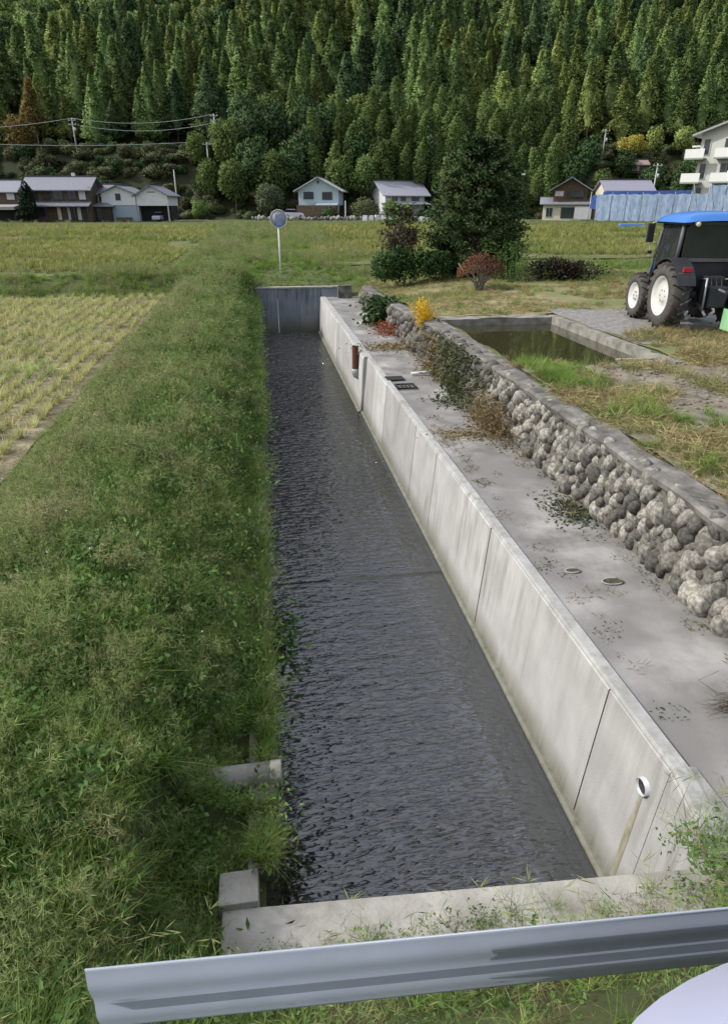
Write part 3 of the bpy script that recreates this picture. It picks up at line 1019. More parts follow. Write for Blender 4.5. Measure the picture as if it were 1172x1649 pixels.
# --- the left grass bank
lush = [blade_clump(46, .10, .16, .42, .0095, .55, M_lush, 'lush_grass', spread=.45) for _ in range(4)]
long_ = [blade_clump(34, .07, .3, .55, .011, .9, M_lush, 'long_grass', seg=4, spread=.35, droop=.5) for _ in range(2)]
seed = [seed_clump(16, 'seed_grass') for _ in range(2)]
weed = [weed_clump(34, .26, .085, M_weed, 'weed', 1.0) for _ in range(2)]
shortg = [blade_clump(40, .10, .06, .16, .008, .4, M_lush, 'short_grass', seg=2, spread=.7) for _ in range(2)]
protos = lush + long_ + seed + weed + shortg       # 0-3 lush, 4-5 long, 6-7 seed, 8-9 weed, 10-11 short
xs_, ys_, sc_, id_ = [], [], [], []
for (y0, y1, dens, sc) in ((1.2, 5, 330, .56), (5, 9, 240, .66), (9, 16, 140, .82), (16, 30.5, 80, .92)):
    x, y = region(-6.0 if y0 < 2 else -3.36, -.13, y0, y1, dens)
    k = in_view(x, y); x, y = x[k], y[k]
    f = fbm(x, y, .8); f2 = fbm(x, y, 2.1, 9.0)
    n = len(x)
    u = rng.uniform(0, 1, n)
    idx = rng.integers(0, 4, n)
    pseed = np.clip(.14 + .45 * smst(-1.7, -2.6, x) + .2 * (f2 > .15), 0, .55)
    idx = np.where(u < pseed, 6 + rng.integers(0, 2, n), idx)
    idx = np.where((u > .80) & (f > -.05), 4 + rng.integers(0, 2, n), idx)
    idx = np.where((u > .66) & (u < .86) | ((f2 < -.25) & (u > .5)), 8 + rng.integers(0, 2, n), idx)
    idx = np.where(x > -.42, np.where(u < .6, 10 + rng.integers(0, 2, n), idx), idx)
    s = sc * (1 + .35 * f) * rng.uniform(.75, 1.2, n)
    s = s * np.where(x > -.5, .75, 1.0) * np.where(x > -.25, .75, 1.0)
    s = s * (.42 + .58 * smst(-3.4, -2.5, x))
    # keep the drain pipe and the corner block clear
    keep = ~((x > -.52) & (y > 3.26) & (y < 3.50)) & ~((x > -.50) & (y < 2.72) & (y > 1.7)) 
    x, y, s, idx = x[keep], y[keep], s[keep], idx[keep]
    xs_.append(x); ys_.append(y); sc_.append(s); id_.append(idx)
x, y, s, idx = map(np.concatenate, (xs_, ys_, sc_, id_))
scatter('bank_grass', protos, to_world(x, y, gz(x, y)), s, idx, label='tall mixed grass and weeds covering the left canal bank', cat='grass')

# tufts leaning out over the left wall
n = 1000
y = np.concatenate([rng.uniform(2.72, 30, n - 60), rng.uniform(2.72, 4.2, 60)]); x = -.20 + rng.normal(size=n) * .035
k = ~((y > 3.28) & (y < 3.52)); x, y = x[k], y[k]; n = len(x)
fo = fbm(x, y, .9, 6.0)
rot = np.stack([rng.normal(size=n) * .25, np.where(rng.uniform(0, 1, n) < .6, rng.uniform(.2, .9, n), rng.uniform(0, .4, n)), YAW + rng.normal(size=n) * .5], 1)
scatter('overhanging_grass', protos, to_world(x, y, np.full(n, -.97)), rng.uniform(.4, .75, n) * (1 + .6 * fo), rng.choice([0, 1, 2, 3, 9, 10, 11, 6], n), rot,
        label='grass hanging over the left edge of the canal', cat='grass')

# far bank strip, verge behind the headwall and field ridges
x, y = [], []
for (x0, x1, y0, y1, dens) in ((-4, .2, 30, 60, 26), (-4.2, 0, 60, 100, 12), (-.2, 4.6, 30.5, 38, 30), (-35, -3.5, 27.3, 29.8, 40), (.2, 14, 37, 40, 14),
                               (4.3, 30, 29.2, 34, 22), (-60, -4, 44, 45.5, 12), (-60, -4, 60, 61.5, 10), (-70, 40, 99, 104, 7), (14, 60, 94, 100, 6), (-.2, 6.0, 38, 99, 14)):
    a, b = region(x0, x1, y0, y1, dens); x.append(a); y.append(b)
x = np.concatenate(x); y = np.concatenate(y); k = in_view(x, y, 2); x, y = x[k], y[k]
f = fbm(x, y, .25, 4.0)
idx = np.where(rng.uniform(0, 1, len(x)) < .45, rng.integers(0, 4, len(x)), np.where(f > 0, 6, 10) + rng.integers(0, 2, len(x)))
s = rng.uniform(.8, 1.4, len(x)) * (1 + .5 * f)
s = s * np.where((y > 55), 1.1, .75) * np.where((x < -3.5) & (y > 27) & (y < 30), .95, 1) * np.where((x > -.2) & (x < 4.2) & (y < 32), .5, 1)
scatter('field_edge_grass', protos, to_world(x, y, gz(x, y)), s, idx, label='rough grass along the field ridges beyond the canal', cat='grass')

# stubble field: rows of cut rice tufts
stub = [blade_clump(34, .045, .12, .27, .009, .3, M_stub, 'stubble', seg=2, spread=.6) for _ in range(4)]
pts = []
rows = np.arange(-3.75, -22, -.36)
for i, rx in enumerate(rows):
    yy = np.arange(4.5, 27, .16)
    pts.append(np.stack([rx + rng.normal(size=len(yy)) * .025, yy + rng.normal(size=len(yy)) * .03], 1))
pts = np.concatenate(pts)
k = in_view(pts[:, 0], pts[:, 1]) & (rng.uniform(0, 1, len(pts)) < .94)
pts = pts[k]
scatter('rice_stubble', stub, to_world(pts[:, 0], pts[:, 1], gz(pts[:, 0], pts[:, 1]) + .03), rng.uniform(.7, 1.35, len(pts)),
        rng.integers(0, 4, len(pts)), label='rows of cut rice stubble with green regrowth in the left field', cat='stubble')
straw = [tangle_clump(40, .16, .2, .0035, M_dry, 'straw') for _ in range(3)]
x, y = region(-22, -3.4, 4, 27, 4); k = in_view(x, y); x, y = x[k], y[k]
scatter('loose_straw', straw, to_world(x, y, gz(x, y) + .035), rng.uniform(.8, 1.4, len(x)), rng.integers(0, 3, len(x)),
        label='loose pale straw scattered between the stubble rows', cat='straw')

# regrowing rice on the far fields
rice = [blade_clump(24, .10, .2, .42, .03, .3, M_rice, 'rice', seg=2, spread=.5) for _ in range(3)]
x, y = [], []
for (x0, x1, y0, y1, st_) in ((-60, -4.2, 31.5, 58, .42), (-60, -4.2, 60, 98, .75), (3.8, 45, 38.5, 56, .42), (3.8, 60, 58, 94, .75)):
    a, b = np.meshgrid(np.arange(x0, x1, st_ * 1.1), np.arange(y0, y1, st_), indexing='ij')
    x.append(a.ravel() + rng.normal(size=a.size) * .05); y.append(b.ravel() + rng.normal(size=a.size) * .05)
x = np.concatenate(x); y = np.concatenate(y); k = in_view(x, y, 2); x, y = x[k], y[k]
fr_ = fbm(x, y, .12, 2.0); k = fr_ > -.38; x, y = x[k], y[k]
s = rng.uniform(.7, 1.2, len(x)) * np.where(y > 58, 1.5, 1)
scatter('regrowing_rice', rice, to_world(x, y, gz(x, y) + .05), s, rng.integers(0, 3, len(x)),
        label='short yellow green rice regrowth over the far fields', cat='rice')

# yard: hay, dry grass, green strip along the stone wall
hay = [tangle_clump(46, .18, .22, .0045, M_hay, 'hay', z=.05) for _ in range(3)]
dryg = [blade_clump(34, .10, .08, .24, .006, .6, M_hay, 'dry_grass', seg=2, spread=.8) for _ in range(2)]
allp = hay + dryg + shortg + lush        # 0-2 hay, 3-4 dry, 5-6 short green, 7-10 lush
xs_, ys_, sc_, id_ = [], [], [], []


def yard(x0, x1, y0, y1, dens, choices, sc, thr=-9.0, seed_=0.0, freq=.8):
    x, y = region(x0, x1, y0, y1, dens)
    k = in_view(x, y); x, y = x[k], y[k]
    f = fbm(x, y, freq, seed_); k = f > thr; x, y, f = x[k], y[k], f[k]
    xs_.append(x); ys_.append(y); sc_.append(sc * rng.uniform(.7, 1.3, len(x))); id_.append(rng.choice(choices, len(x)))


yard(4.55, 12, 4.5, 9.6, 80, [0, 1, 2, 3], 1.0, -.12, 3.0, .7)
yard(4.7, 6.2, 4.8, 9.2, 70, [5, 6, 7, 3], .65, .12, 5.0, 1.1)
yard(4.66, 5.6, 4.4, 11.6, 70, [5, 6, 3, 4, 0, 1, 2], .75, -.5, 2.0, 1.2)
yard(4.66, 5.25, 9.0, 11.9, 110, [5, 6, 7, 8, 9], .62, -.3, 5.0)
yard(4.62, 5.7, 8.0, 11.2, 110, [5, 6, 7, 3, 4], .65, -.1, 5.0)
yard(5.3, 16, 9.6, 11.5, 30, [0, 3], 1.0, .1, 7.0)
yard(8.05, 16, 11.0, 14.1, 85, [3, 4, 0, 3], 1.15, -.35, 8.0)
yard(4.6, 22, 17.7, 29.4, 26, [0, 1, 3, 4, 5], .9, -.25, 1.0, .35)
yard(4.6, 22, 21.0, 29.4, 22, [5, 6, 3], 1.0, .0, 6.0, .3)
yard(9, 18, 14.2, 17.4, 6, [3, 4, 5], .7, .1, 1.0)
yard(4.44, 4.72, 4.4, 12.5, 55, [0, 5, 6, 3], .6, .0, 4.0, 1.4)
x, y, s, idx = map(np.concatenate, (xs_, ys_, sc_, id_))
hz = np.where((y > 12.9) & (y < 17.9) & (x > 7.96), .045, .03)
scatter('yard_grass', allp, to_world(x, y, gz(x, y) + hz), s, idx, label='mown hay, dry grass and green patches over the yard', cat='grass')

# soil clods on the bare part of the yard
cl = []
for i in range(3):
    me = bpy.data.meshes.new('clod'); import bmesh
    bm = bmesh.new(); bmesh.ops.create_icosphere(bm, subdivisions=1, radius=.05)
    for v in bm.verts: v.co = v.co * (1 + .35 * mnoise.noise(v.co * 30 + Vector((i * 5, 0, 0)))); v.co.z *= .6
    bm.to_mesh(me); bm.free(); me.materials.append(M_soil); cl.append(me)
x, y = region(5.6, 14, 8.2, 11.3, 55); k = in_view(x, y); x, y = x[k], y[k]
scatter('soil_clods', cl, to_world(x, y, gz(x, y) + .03), rng.uniform(.3, 1.1, len(x)), rng.integers(0, 3, len(x)), label='dark soil clods on the bare strip of the yard', cat='soil')

# ------------------------------------------------------------------ weeds on the ledge, beam and verge


def hugging(n, cx, cy, rx, ry, z0, h, leaf, m, name, up=.3, wr=.3):
    P = np.stack([cx + rng.normal(size=n) * rx, cy + rng.normal(size=n) * ry, z0 + rng.uniform(0, 1, n) ** 1.4 * h], 1)
    D = unit(np.stack([rng.normal(size=n), rng.normal(size=n), rng.uniform(-.5, up, n)], 1)) * (leaf * rng.uniform(.6, 1.3, n))[:, None]
    return cards(P, D, leaf * wr * rng.uniform(.7, 1.2, n), .15)


def stems_np(n, cx, cy, r, h, lean, wid, z0=0.0, side=None):
    az = rng.uniform(0, 2 * np.pi, n)
    base = np.stack([cx + rng.normal(size=n) * r, cy + rng.normal(size=n) * r, np.full(n, z0)], 1)
    hh = h * rng.uniform(.55, 1.1, n)
    d = np.stack([np.cos(az) * lean, np.sin(az) * lean, np.ones(n)], 1) * hh[:, None]
    if side is not None: d = d + np.array(side) * hh[:, None]
    V, Q = cards(base, d, np.full(n, wid))
    return V, Q, base, d


M_green = leafmat('glossy_leaf', (.022, .055, .016), (.04, .085, .025), (.065, .12, .035), .2, .2, 4)
M_redw = leafmat('reddened_weed', (.20, .035, .035), (.26, .07, .05), (.22, .15, .06), .2, .2, 6)
M_brownw = leafmat('brown_weed', (.13, .09, .045), (.22, .17, .09), (.28, .23, .12), .2, .2, 4)
M_gold = leafmat('goldenrod_flower', (.60, .36, .015), (.70, .45, .02), (.72, .52, .05), .15, .2, 8)
M_twig = plain('dead_twig', (.13, .105, .085), rough=.9, var=.3)
M_darkw = leafmat('dark_vine_leaf', (.03, .04, .018), (.05, .065, .03), (.09, .10, .05), .2, .2, 4)
M_redleaf = leafmat('azalea_red_leaf', (.09, .05, .03), (.15, .058, .038), (.12, .11, .05), .2, .2, 6)


def plant(name, label, cat, x, y, z, pieces, rz=None, group=None):
    t = thing(name, label, cat, cw(x, y, z), YAW if rz is None else rz, group)
    for pn, VQ, m in pieces:
        part(pn, npmesh(pn, VQ[0], VQ[1], m), t)
    return t


# leafy bush growing out of the far part of the stone wall
st_ = stems_np(14, 0, 0, .08, .75, .5, .008)
plant('ledge_bush', 'leafy dark green bush growing from the far end of the stone wall', 'bush', 3.92, 22.2, -.98,
      [('stem', st_[:2], M_twig), ('leaves', hugging(620, 0, 0, .27, .27, .08, .9, .17, M_green, 'l', -.1, .36), M_green)])
plant('red_weed', 'patch of red weeds on the ledge below the leafy bush', 'weeds', 3.85, 20.6, -1.0,
      [('leaves', hugging(420, 0, 0, .22, .35, 0, .35, .09, M_redw, 'l', .4), M_redw), ('stem', stems_np(40, 0, 0, .2, .4, .4, .004)[:2], M_brownw)])
plant('dry_weed', 'low brown weeds across the ledge in front of the red patch', 'weeds', 3.5, 18.3, -1.0,
      [('leaves', hugging(700, 0, 0, .42, .28, 0, .16, .09, M_brownw, 'l', .5, .2), M_brownw)])
g1 = [stems_np(9, 0, 0, .07, .9, .22, .006, 0, (-.35, -.25, 0))]
Vs = []
for (V, Q, base, d) in g1:
    for i in range(len(base)):
        n = 240
        t_ = rng.uniform(.45, 1.1, n)
        P = base[i] + d[i] * t_[:, None] + rng.normal(size=(n, 3)) * .055
        D = unit(rng.normal(size=(n, 3)) + [0, 0, .5]) * .05
        Vs.append(cards(P, D, np.full(n, .014)))
plant('goldenrod', 'bright yellow goldenrod leaning over the ledge from the stone wall', 'flower', 4.36, 17.4, -.62,
      [('stem', g1[0][:2], M_green), ('flower_head', join_np(Vs), M_gold), ('leaves', hugging(260, .1, 0, .14, .14, -.3, .55, .10, M_green, 'l', .3, .2), M_green)])
plant('wall_vine', 'dark tangled vine spilling down the stone wall beside the white pipe', 'vine', 4.12, 13.2, -1.0,
      [('leaves', join_np([hugging(2200, -.05, .3, .13, 1.0, .05, .98, .085, M_darkw, 'l', .3, .3), hugging(350, -.35, -.5, .22, .3, 0, .16, .075, M_darkw, 'l', .3, .3)]), M_darkw),
       ('stem', stems_np(60, 0, .2, .28, .9, .5, .004)[:2], M_brownw)])
plant('wall_grass', 'green grass tuft hanging on the stone wall behind the dark vine', 'grass', 4.2, 15.4, -1.0,
      [('leaves', join_np([hugging(1500, -.05, 0, .13, .9, .0, .85, .12, M_weed, 'l', .5, .14), hugging(300, -.2, 0, .2, .4, 0, .15, .10, M_dry, 'l', .5, .14)]), M_brownw)])
plant('dry_bush', 'dry brown bushy weed against the stone wall in the middle of the ledge', 'weeds', 3.95, 10.7, -1.0,
      [('leaves', hugging(1900, 0, .1, .15, .55, 0, .60, .07, M_brownw, 'l', .6, .2), M_brownw),
       ('stem', stems_np(150, 0, 0, .16, .62, .55, .0035, 0, (-.3, 0, 0))[:2], M_brownw)])
plant('dry_weed', 'thin dry weeds lying across the ledge beside the bushy brown weed', 'weeds', 3.45, 10.6, -1.0,
      [('leaves', hugging(420, 0, 0, .28, .22, 0, .07, .10, M_brownw, 'l', .3, .12), M_brownw)])
plant('leaf_litter', 'heap of dark leaves and twigs at the foot of the stone wall', 'leaf litter', 3.90, 7.3, -1.0,
      [('leaves', hugging(620, 0, 0, .17, .27, 0, .07, .055, M_darkw, 'l', .2, .3), M_darkw),
       ('stem', stems_np(26, 0, 0, .15, .22, 1.8, .004)[:2], M_brownw)])
# fallen branches near the right edge of the picture
for (x, y, lab, k, ln) in ((3.62, 3.55, 'bundle of dead grey twigs lying on the ledge', 46, .42), (3.4, 2.72, 'thin bare branch lying across the ledge near the road', 9, .75)):
    mb = MB()
    for i in range(k):
        a_ = rnd.gauss(math.pi if k > 20 else math.pi + .3, .38 if k > 20 else .16); L_ = ln * rnd.uniform(.5, 1.1)
        p0 = Vector((rnd.gauss(.1, .06), rnd.gauss(0, .05), .015))
        q = [p0 + Vector((math.cos(a_ + .25 * j * rnd.uniform(-1, 1)) * L_ * j / 4, math.sin(a_) * L_ * j / 4 + rnd.gauss(0, .008), .01 + rnd.uniform(0, .09 if k > 20 else .03) * j / 4)) for j in range(5)]
        mb.tube(q, [.0045, .004, .0035, .0025, .0015], 4)
    o = mb.build('dead_branch', M_twig); o.location = cw(x, y, -1.0); o.rotation_euler = (0, 0, YAW)
    tag(o, lab, 'branch')

# small moss and grit specks along the ledge
gc = tangle_clump(26, .09, .045, .006, M_darkw, 'grit', z=.012)
gc2 = tangle_clump(20, .08, .09, .004, M_brownw, 'grit', z=.012)
x = np.concatenate([4.02 + rng.normal(size=260) * .07, 2.95 + np.abs(rng.normal(size=60)) * .12, rng.uniform(2.9, 4.1, 20)])
y = np.concatenate([rng.uniform(4, 28, 260), rng.uniform(4, 12, 60), rng.uniform(3, 28, 20)])
scatter('ledge_debris', [gc, gc2], to_world(x, y, np.full(len(x), -.995)), rng.uniform(.4, 1.3, len(x)), rng.integers(0, 2, len(x)),
        label='grit, moss and small dead leaves along the ledge', cat='debris')

# weeds over the near beam and the slope under the guardrail
vg = [blade_clump(26, .09, .12, .34, .008, .7, M_lush, 'verge_grass', spread=.9), weed_clump(22, .2, .05, M_weed, 'verge_weed', .8),
      seed_clump(9, 'verge_seed'), tangle_clump(26, .12, .12, .003, M_brownw, 'verge_vine', z=.06)]
x, y = region(-6, 6, 1.0, 2.05, 130)
x2, y2 = region(-.3, 2.8, 1.85, 2.24, 150)
x3, y3 = region(2.3, 5.0, 1.6, 2.55, 150)
x4, y4 = region(-9, 9, -.2, 1.0, 230)
x = np.concatenate([x, x2, x3, x4]); y = np.concatenate([y, y2, y3, y4])
z = np.where((x > -.45) & (x < 2.8) & (y > 1.95), -1.02, gz(x, y))
z = np.where((x > -.2) & (x < 4.2) & (y > 1.95), -1.0, z)
k = (y > .9) | True
scatter('verge_weeds', vg, to_world(x, y, z)[k], rng.uniform(.5, 1.05, len(x)) * np.where((x > -.5) & (x < 2.4) & (y > 1.8), .6, 1.0) * np.where((y < 1.45) & (x > -.9), .5, 1.0),
        rng.choice([0, 1, 1, 2, 3, 3], len(x)), label='mixed weeds and vines on the slope behind the guardrail', cat='weeds')
# dark trailing weeds hanging at the near left corner of the water
plant('hanging_weed', 'dark trailing weeds hanging over the water at the near left corner', 'weeds', -.12, 2.95, -1.1,
      [('leaves', join_np([hugging(520, .03, -.05, .07, .25, -.6, .75, .05, M_darkw, 'l', .3, .3), hugging(110, .08, -.1, .08, .22, -.55, .5, .04, M_redw, 'l', .3, .3)]), M_darkw)])
plant('hanging_weed', 'green weed tuft hanging over the left canal edge halfway along', 'weeds', -.08, 5.35, -1.1,
      [('leaves', hugging(420, .06, 0, .11, .28, -.35, .5, .09, M_green, 'l', .3, .2), M_green)])
plant('tall_grass_stem', 'single green foxtail grass standing over the near beam', 'grass', 1.18, 1.98, -.98,
      [('stem', stems_np(7, 0, 0, .02, .36, .35, .005)[:2], M_weed), ('seed_head', hugging(90, .02, 0, .006, .006, .26, .10, .02, M_weed, 'l', .9, .2), M_weed)])

# white wild flowers dotted over the bank
M_fl = plain('white_petal', (.75, .76, .70), rough=.6, var=.04)
for i in range(16):
    x, y = rnd.uniform(-3.0, -.6), rnd.uniform(3.6, 11)
    t = part('small_flower', npmesh('small_flower', *hugging(7, 0, 0, .008, .008, .02, .01, .013, M_fl, 'f', .6, .4), M_fl), None, cw(x, y, float(gz(x, y)) + .30))
    tag(t, 'tiny white wild flower among the grass of the left bank', 'flower', 'white wild flowers in the bank grass')

# ------------------------------------------------------------------ guardrail and car roof
M_rail = plain('painted_rail', (.26, .30, .37), rough=.45, metal=.1, var=.05)
gt = thing('guardrail', 'pale blue grey steel guardrail running along the road edge', 'guardrail', (0, 0, 0), YAW)


def rail_y(x): return 1.262 - .058 * x


prof = [(0.015 - .006 * math.cos(4 * math.pi * (k / 28 + .0)) * (1 if 0 < k < 28 else 1), .60 - .31 * k / 28) for k in range(29)]
th_ = .004
mb = MB()
vs, fs = [], []
X_ = [-.66, 6.0]
pr2 = prof + [(p[0] - .006, p[1]) for p in reversed(prof)]
n = len(pr2)
for x in X_:
    for (dy, z) in pr2: vs.append((x, rail_y(x) - .07 + dy * -1 + .07, z))
mb.add(vs, [(i, (i + 1) % n, n + (i + 1) % n, n + i) for i in range(n)], True)
mb.add(vs[:n], [tuple(range(n))]); mb.add(vs[n:], [tuple(range(n))])
mb.build('beam', M_rail, gt, bevel=.0)
for x in (2.5, 4.6):
    MB().tube([(x, rail_y(x) + .09, -.35), (x, rail_y(x) + .09, .62)], .057, 18).build('post', M_rail, gt)
    MB().box((x, rail_y(x) + .03, .44), (.10, .05, .06)).build('bracket', M_rail, gt)
    MB().lathe([(0, 0), (0, .022), (.008, .018), (.012, 0)], (x, rail_y(x) - .06, .435), 'Y', 10, closed=False).build('bolt', M_metal, gt)

M_carp = plain('white_car_paint', (.34, .36, .48), rough=.25, spec=.6, var=.01)
M_glass = plain('dark_glass', (.012, .014, .016), rough=.06, spec=.7, var=.05)
M_tyre = plain('tyre_rubber', (.025, .025, .026), rough=.85, var=.2, bump=.002)
car = thing('survey_car', 'white car with a rounded roof corner at the bottom right, beside the guardrail', 'car', cw(2.16, -.155, 0), YAW)
bodyp = [(-1.95, .30), (2.05, .30), (2.1, .75), (1.9, .92), (1.05, 1.0), (-1.95, 1.0)]
MB().prism(bodyp, -.82, .82, axis='Y').build('body', M_carp, car, bevel=.08)
MB().prism([(-1.78, 1.0), (1.0, 1.0), (.40, 1.50), (-1.50, 1.50)], -.64, .64, axis='Y').build('window_band', M_glass, car)
mb = MB(); vs, fs = [(-.62, 0, 1.66)], []
for i in range(1, 9):
    r_ = i / 8
    for k in range(64):
        a = 2 * math.pi * k / 64; c_, s_ = math.cos(a), math.sin(a)
        vs.append((-.62 + 1.21 * r_ * math.copysign(abs(c_) ** .42, c_), .77 * r_ * math.copysign(abs(s_) ** .42, s_), 1.48 + .18 * (1 - r_ ** 5) ** .5))
fs = [(0, 1 + k, 1 + (k + 1) % 64) for k in range(64)]
for i in range(7):
    for k in range(64): fs.append((1 + i * 64 + k, 1 + (i + 1) * 64 + k, 1 + (i + 1) * 64 + (k + 1) % 64, 1 + i * 64 + (k + 1) % 64))
mb.add(vs, fs, True); mb.build('roof', M_carp, car)
for x in (-1.25, 1.3):
    for s_ in (-1, 1):
        wv = MB().lathe([(-.10, .22), (-.10, .30), (-.08, .32), (.08, .32), (.10, .30), (.10, .22)], (0, 0, 0), 'Y', 28).build('wheel', M_tyre, car, loc=(x, s_ * .76, .32))
        MB().lathe([(-.06, 0), (-.06, .215), (.06, .215), (.06, 0)], (0, 0, 0), 'Y', 24).build('rim', M_metal, wv)

# ------------------------------------------------------------------ round sign behind the headwall
sg = thing('round_sign', 'round grey and blue sign disc on a thin white pole behind the headwall', 'sign', cw(1.0, 32.1, -.55), YAW)
M_pole = plain('white_pole', (.62, .63, .62), rough=.5, var=.05)
M_sgrey = plain('sign_grey', (.30, .32, .36), rough=.35, var=.1, metal=.2)
M_sblue = plain('sign_blue', (.16, .24, .50), rough=.4, var=.1)
MB().tube([(0, 0, 0), (0, 0, 2.75)], .038, 12).build('pole', M_pole, sg)
MB().lathe([(-.02, 0), (-.02, .36), (.015, .36), (.015, 0)], (.02, -.05, 2.68), 'Y', 40).build('disc', M_sgrey, sg)
MB().lathe([(-.032, .355), (-.032, .385), (.02, .385), (.02, .355)], (.02, -.05, 2.68), 'Y', 40).build('rim', M_pole, sg)
MB().box((.04, -.08, 2.50), (.26, .012, .20)).build('blue_plate', M_sblue, sg)
for k in range(4): MB().box((-.10 + k * .09, -.079, 2.78), (.035, .01, .2)).build('stroke', M_sblue, sg)
MB().box((.0, -.02, 2.62), (.09, .05, .5)).build('bracket', M_metal, sg)

# ------------------------------------------------------------------ tractor
M_tblue = plain('tractor_blue', (.035, .15, .46), rough=.3, spec=.5, var=.05)
M_tdark = plain('tractor_dark', (.022, .024, .03), rough=.55, var=.2)
M_tgrey = plain('tractor_grey', (.10, .105, .115), rough=.6, var=.2)
M_rim = plain('white_rim', (.50, .51, .49), rough=.5, var=.06)
M_tread = plain('dusty_tread', (.060, .056, .052), rough=.92, var=.3, scale=14, bump=.004)
M_lamp = plain('lamp_glass', (.65, .63, .50), rough=.15, var=.04)
M_redl = plain('red_lens', (.35, .02, .03), rough=.25, var=.05)
M_implg = plain('pale_green_paint', (.25, .50, .27), rough=.5, var=.12)
M_cabg = mat('cab_glass', [(.02, .026, .028), (.03, .036, .036)], rough=.05, spec=.7)

TX, TY = 7.87, 15.76
tr = thing('tractor', 'blue roofed farm tractor with white wheel rims parked on the gravel drive', 'tractor', (TX, TY, .045), .02)


def wheel(cx, cy, rad, width, lugs, hub_r):
    t_ = MB()
    h = width / 2
    t_.lathe([(-h, hub_r), (-h * 1.02, hub_r + .08), (-h * .95, rad * .86), (-h * .7, rad * .915), (h * .7, rad * .915), (h * .95, rad * .86), (h * 1.02, hub_r + .08), (h, hub_r)], (0, 0, 0), 'X', 44)
    wv = t_.build('wheel', M_tread, tr, loc=(cx, cy, rad))
    for k in range(lugs):
        for s_ in (-1, 1):
            a = 2 * math.pi * (k + (.5 if s_ > 0 else 0)) / lugs
            pts, q = [], []
            for (u, da, r0, r1) in ((.0, 0, rad * .90, rad), (h * .55, -.085 * 18 / lugs, rad * .90, rad), (h * 1.04, -.19 * 18 / lugs, rad * .84, rad * .965)):
                for dw in (-.022, .022):
                    for r_ in (r0, r1):
                        aa = a + da + dw * 18 / lugs / rad * .75
                        pts.append((s_ * u, r_ * math.cos(aa), r_ * math.sin(aa)))
            fs = []
            for j in range(2):
                o_ = j * 4
                fs += [(o_, o_ + 4, o_ + 5, o_ + 1), (o_ + 1, o_ + 5, o_ + 7, o_ + 3), (o_ + 3, o_ + 7, o_ + 6, o_ + 2), (o_, o_ + 2, o_ + 6, o_ + 4)]
            fs += [(0, 1, 3, 2), (8, 10, 11, 9)]
            lm = bpy.data.meshes.new('lug'); lm.from_pydata(pts, [], fs); lm.materials.append(M_tread); lm.update()
            part('lug', lm, wv)
    out = -1 if cx < 0 else 1
    r_ = MB()
    r_.lathe([(out * h * .96, hub_r + .012), (out * h * .98, hub_r - .02), (out * h * .6, hub_r - .05), (out * h * .45, hub_r * .45), (out * h * .62, hub_r * .38), (out * h * .62, 0),
              (out * h * .3, 0), (out * h * .3, hub_r + .01)], (0, 0, 0), 'X', 40, closed=False)
    r_.build('rim', M_rim, wv)
    for k in range(6):
        MB().lathe([(0, .0), (0, .02), (out * .03, .02), (out * .03, 0)], (out * h * .5, hub_r * .30 * math.cos(k * 1.047), hub_r * .30 * math.sin(k * 1.047)), 'X', 8, closed=False).build('bolt', M_tgrey, wv)
    return wv


for s_ in (-1, 1):
    wheel(s_ * .82, 0.0, .745, .40, 20, .44)
    wheel(s_ * .80, 1.62, .56, .30, 18, .32)
# body
MB().box((0, .55, .78), (.42, 2.4, .46)).build('transmission', M_tdark, tr, bevel=.04)
MB().lathe([(-.62, 0), (-.62, .12), (.62, .12), (.62, 0)], (0, 0, .745), 'X', 18, closed=False).build('rear_axle', M_tdark, tr)
MB().lathe([(-.66, 0), (-.66, .07), (.66, .07), (.66, 0)], (0, 1.62, .56), 'X', 14, closed=False).build('front_axle', M_tgrey, tr)
MB().prism([(1.15, .75), (2.45, .75), (2.5, 1.15), (2.3, 1.32), (1.15, 1.45)], -.30, .30, axis='X').build('bonnet', M_tblue, tr, bevel=.05)
MB().box((0, 2.3, .72), (.4, .5, .22)).build('front_weight', M_tdark, tr, bevel=.03)
for s_ in (-1, 1):
    fm = MB(); pts = []
    ri, ro = .80, .83
    ang = [R(a) for a in range(15, 160, 12)]
    poly = [(ro * math.cos(a), .745 + ro * math.sin(a)) for a in ang] + [(ri * math.cos(a), .745 + ri * math.sin(a)) for a in reversed(ang)]
    fm.prism(poly, s_ * .60, s_ * 1.0, axis='X'); fm.build('mudguard', M_tdark, tr)
    MB().box((s_ * .78, -.62, 1.36), (.20, .05, .10)).build('tail_lamp', M_redl, tr, bevel=.01)
    MB().box((s_ * .80, -.60, 1.25), (.34, .06, .10)).build('lamp_bar', M_tgrey, tr, bevel=.01)
# cab
posts = []
for s_ in (-1, 1):
    MB().tube([(s_ * .76, 1.30, 1.05), (s_ * .76, 1.22, 1.5), (s_ * .70, 1.08, 2.30)], .035, 8).build('front_post', M_tgrey, tr)
    MB().tube([(s_ * .76, .05, 1.45), (s_ * .74, .0, 2.30)], .042, 8).build('rear_post', M_tgrey, tr)
    MB().add([(s_ * .745, 1.24, 1.1), (s_ * .745, .30, 1.0), (s_ * .745, .06, 1.48), (s_ * .725, .02, 2.28), (s_ * .69, 1.06, 2.28)], [(0, 1, 2, 3, 4)]).add(
        [(s_ * .735, 1.24, 1.1), (s_ * .735, .30, 1.0), (s_ * .735, .06, 1.48), (s_ * .715, .02, 2.28), (s_ * .68, 1.06, 2.28)], [(4, 3, 2, 1, 0)]).build('side_glass', M_cabg, tr)
    MB().box((s_ * .74, .7, .98), (.06, 1.1, .10)).build('door_sill', M_tdark, tr)
MB().box((0, -.02, 1.92), (1.38, .02, .74)).build('rear_glass', M_cabg, tr)
